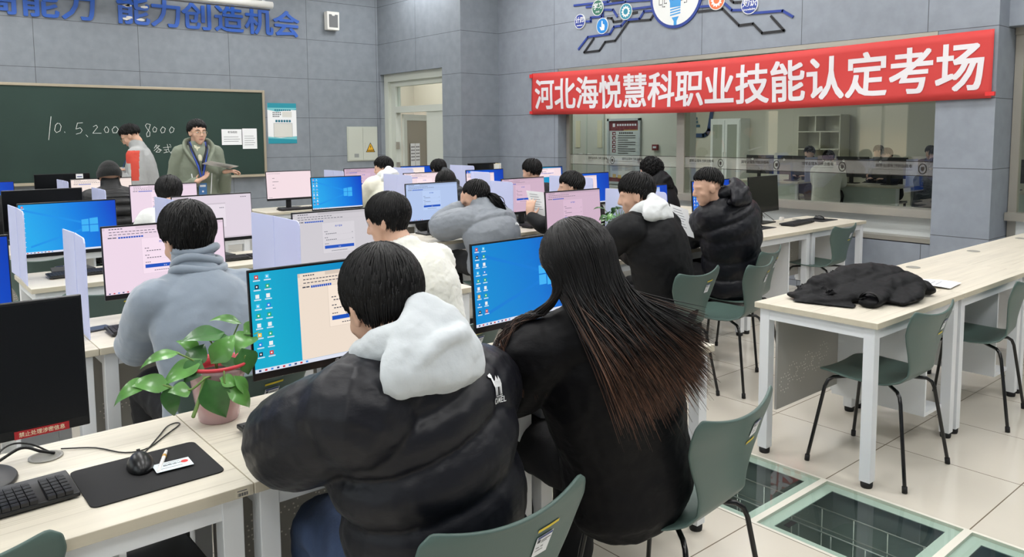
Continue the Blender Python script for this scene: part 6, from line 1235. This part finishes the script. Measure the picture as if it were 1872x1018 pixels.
for x, y, lb in [(12.35, 7.74, 'grey screen back behind the glass, over the short-haired head'), (12.35, 7.12, 'grey screen back behind the glass, second from the partition'), (12.35, 6.05, 'grey screen back behind the glass, above the white fluffy coat'), (12.35, 5.45, 'grey screen back behind the glass, right of the white fluffy coat'), (12.35, 4.30, 'grey screen back behind the glass, close to the pillar'), (12.35, 3.75, 'grey screen back behind the glass, hidden partly by the pillar')]: back_monitor(x, y, lb)
for y in (6.74, 5.10): tag(obj('desk_divider', MB().box(12.1, 12.5, y, y + .006, .751, 1.16), div_m), 'grey-white divider behind the glass, %s' % ('left of the white fluffy coat' if y > 6 else 'right of the white fluffy coat'), 'divider', 'dividers next door')
low = lambda **k: dict(dict(n=160, len=.05, vol=1.18, w=.014, mess=.2), **k)
ppl = [(13.05, 7.10, 90, 1.34, coat_black, 'black-clad student next door, reading behind the grey screens', 71), (11.45, 6.02, -70, 1.30, fluff, 'student next door in a white fluffy coat, seen through the glass', 72), (13.05, 5.75, 90, 1.32, navy, 'student next door in navy, head above the screens, behind the white fluffy coat', 73), (13.05, 5.0, 90, 1.33, dgrey, 'student next door in charcoal, right of the navy one', 74), (11.3, 4.45, -90, 1.22, navy, 'student next door in a navy coat beside the pillar', 75), (14.4, 6.5, 90, 1.34, dgrey, 'student next door in charcoal in the far row', 76), (14.4, 5.6, 90, 1.34, jk2, 'student next door in black in the far row', 77)]
for x, y, yw, tp, jm, lb, sd in ppl:
    p = sit(x, y, yaw=yw, top=tp, lean=.12, hp=16)
    person(lb, p, 'students next door', jacket=jm, jt=.03, vox=.018, st=low(seed=sd), name='person')
    s_ = thing('stool', 'plain grey seat behind the glass under the ' + lb.replace('student next door', 'student').split(',')[0], 'stool', (x, y, 0), math.radians(yw), 'seats next door')
    obj('seat', MB().box(-.2, .2, -.2, .2, .40, .435), mat('seat_grey', (120, 124, 126), .5), s_)
    for q in ((-.17, -.17), (.17, -.17), (-.17, .17), (.17, .17)): obj('leg', MB().box(q[0] - .015, q[0] + .015, q[1] - .015, q[1] + .015, 0, .40), chrome_b, s_)
t = thing('display_cabinet', 'white double-door cabinet on the far wall next door', 'cabinet', (16.2, 11.0, 0)); cw = mat('cabinet_white', (226, 230, 228), .4); obj('body', MB().box(-.2, .19, -.42, .42, 0, 1.92), cw, t)
for s_ in (-1, 1):
    b = MB(); y0, y1 = (.01, .40) if s_ > 0 else (-.40, -.01)
    for a, c, e, f in ((y0, y1, .05, .14), (y0, y1, 1.78, 1.88), (y0, y0 + .06, .14, 1.78), (y1 - .06, y1, .14, 1.78)): b.box(-.225, -.2, a, c, e, f)
    dr = obj('door', b, cw, t); obj('pane', MB().box(-.212, -.206, y0 + .06, y1 - .06, .14, 1.78), mat('cabinet_glass', (150, 156, 144), .15), dr); obj('handle', MB().box(-.25, -.225, s_ * .035 - .01, s_ * .035 + .01, .95, 1.12), mat('handle_bright', (236, 236, 232), .3), dr)
t = thing('bookshelf', 'pale open shelf unit on the far wall next door', 'shelf', (16.15, 8.6, 0)); sh = mat('shelf_beige', (206, 204, 188), .5)
obj('back_panel', MB().box(.21, .23, -.48, .48, 0, 1.95), sh, t); b = MB()
for z in (0, .45, .9, 1.2, 1.58, 1.93): b.box(-.2, .21, -.48, .48, z, z + .025)
obj('shelf', b, sh, t); b = MB()
for y, z0, z1 in ((-.49, 0, 1.955), (.465, 0, 1.955), (.06, 1.6, 1.93), (-.05, 1.2, 1.58), (.1, .9, 1.2), (0, 0, .9)): b.box(-.2, .21, y, y + .025, z0, z1)
obj('upright', b, sh, t)
t = thing('wall_sign', 'blue and white sign with a curved blue border on the far wall next door', 'sign', (16.38, 12.0, 0)); b = MB(); fr = (V((0, 0, 0)), V((0, -1, 0)), V((0, 0, 1)), V((-1, 0, 0))); b.stroke([(-.6, 1.52), (.1, 1.52), (.2, 1.56), (.26, 1.66), (.36, 2.2)], .10, fr, .015, 0)
for i, (z, w) in enumerate(((1.92, .3), (1.83, .32), (1.73, .38))): b.prism([(-.4, z), (-.4 + w, z), (-.4 + w, z + .06), (-.4, z + .06)], .012, 1, fr)
obj('panel', b, [mat('sign_navy', (42, 66, 112), .4), mat('sign_slate', (54, 88, 116), .4)], t)
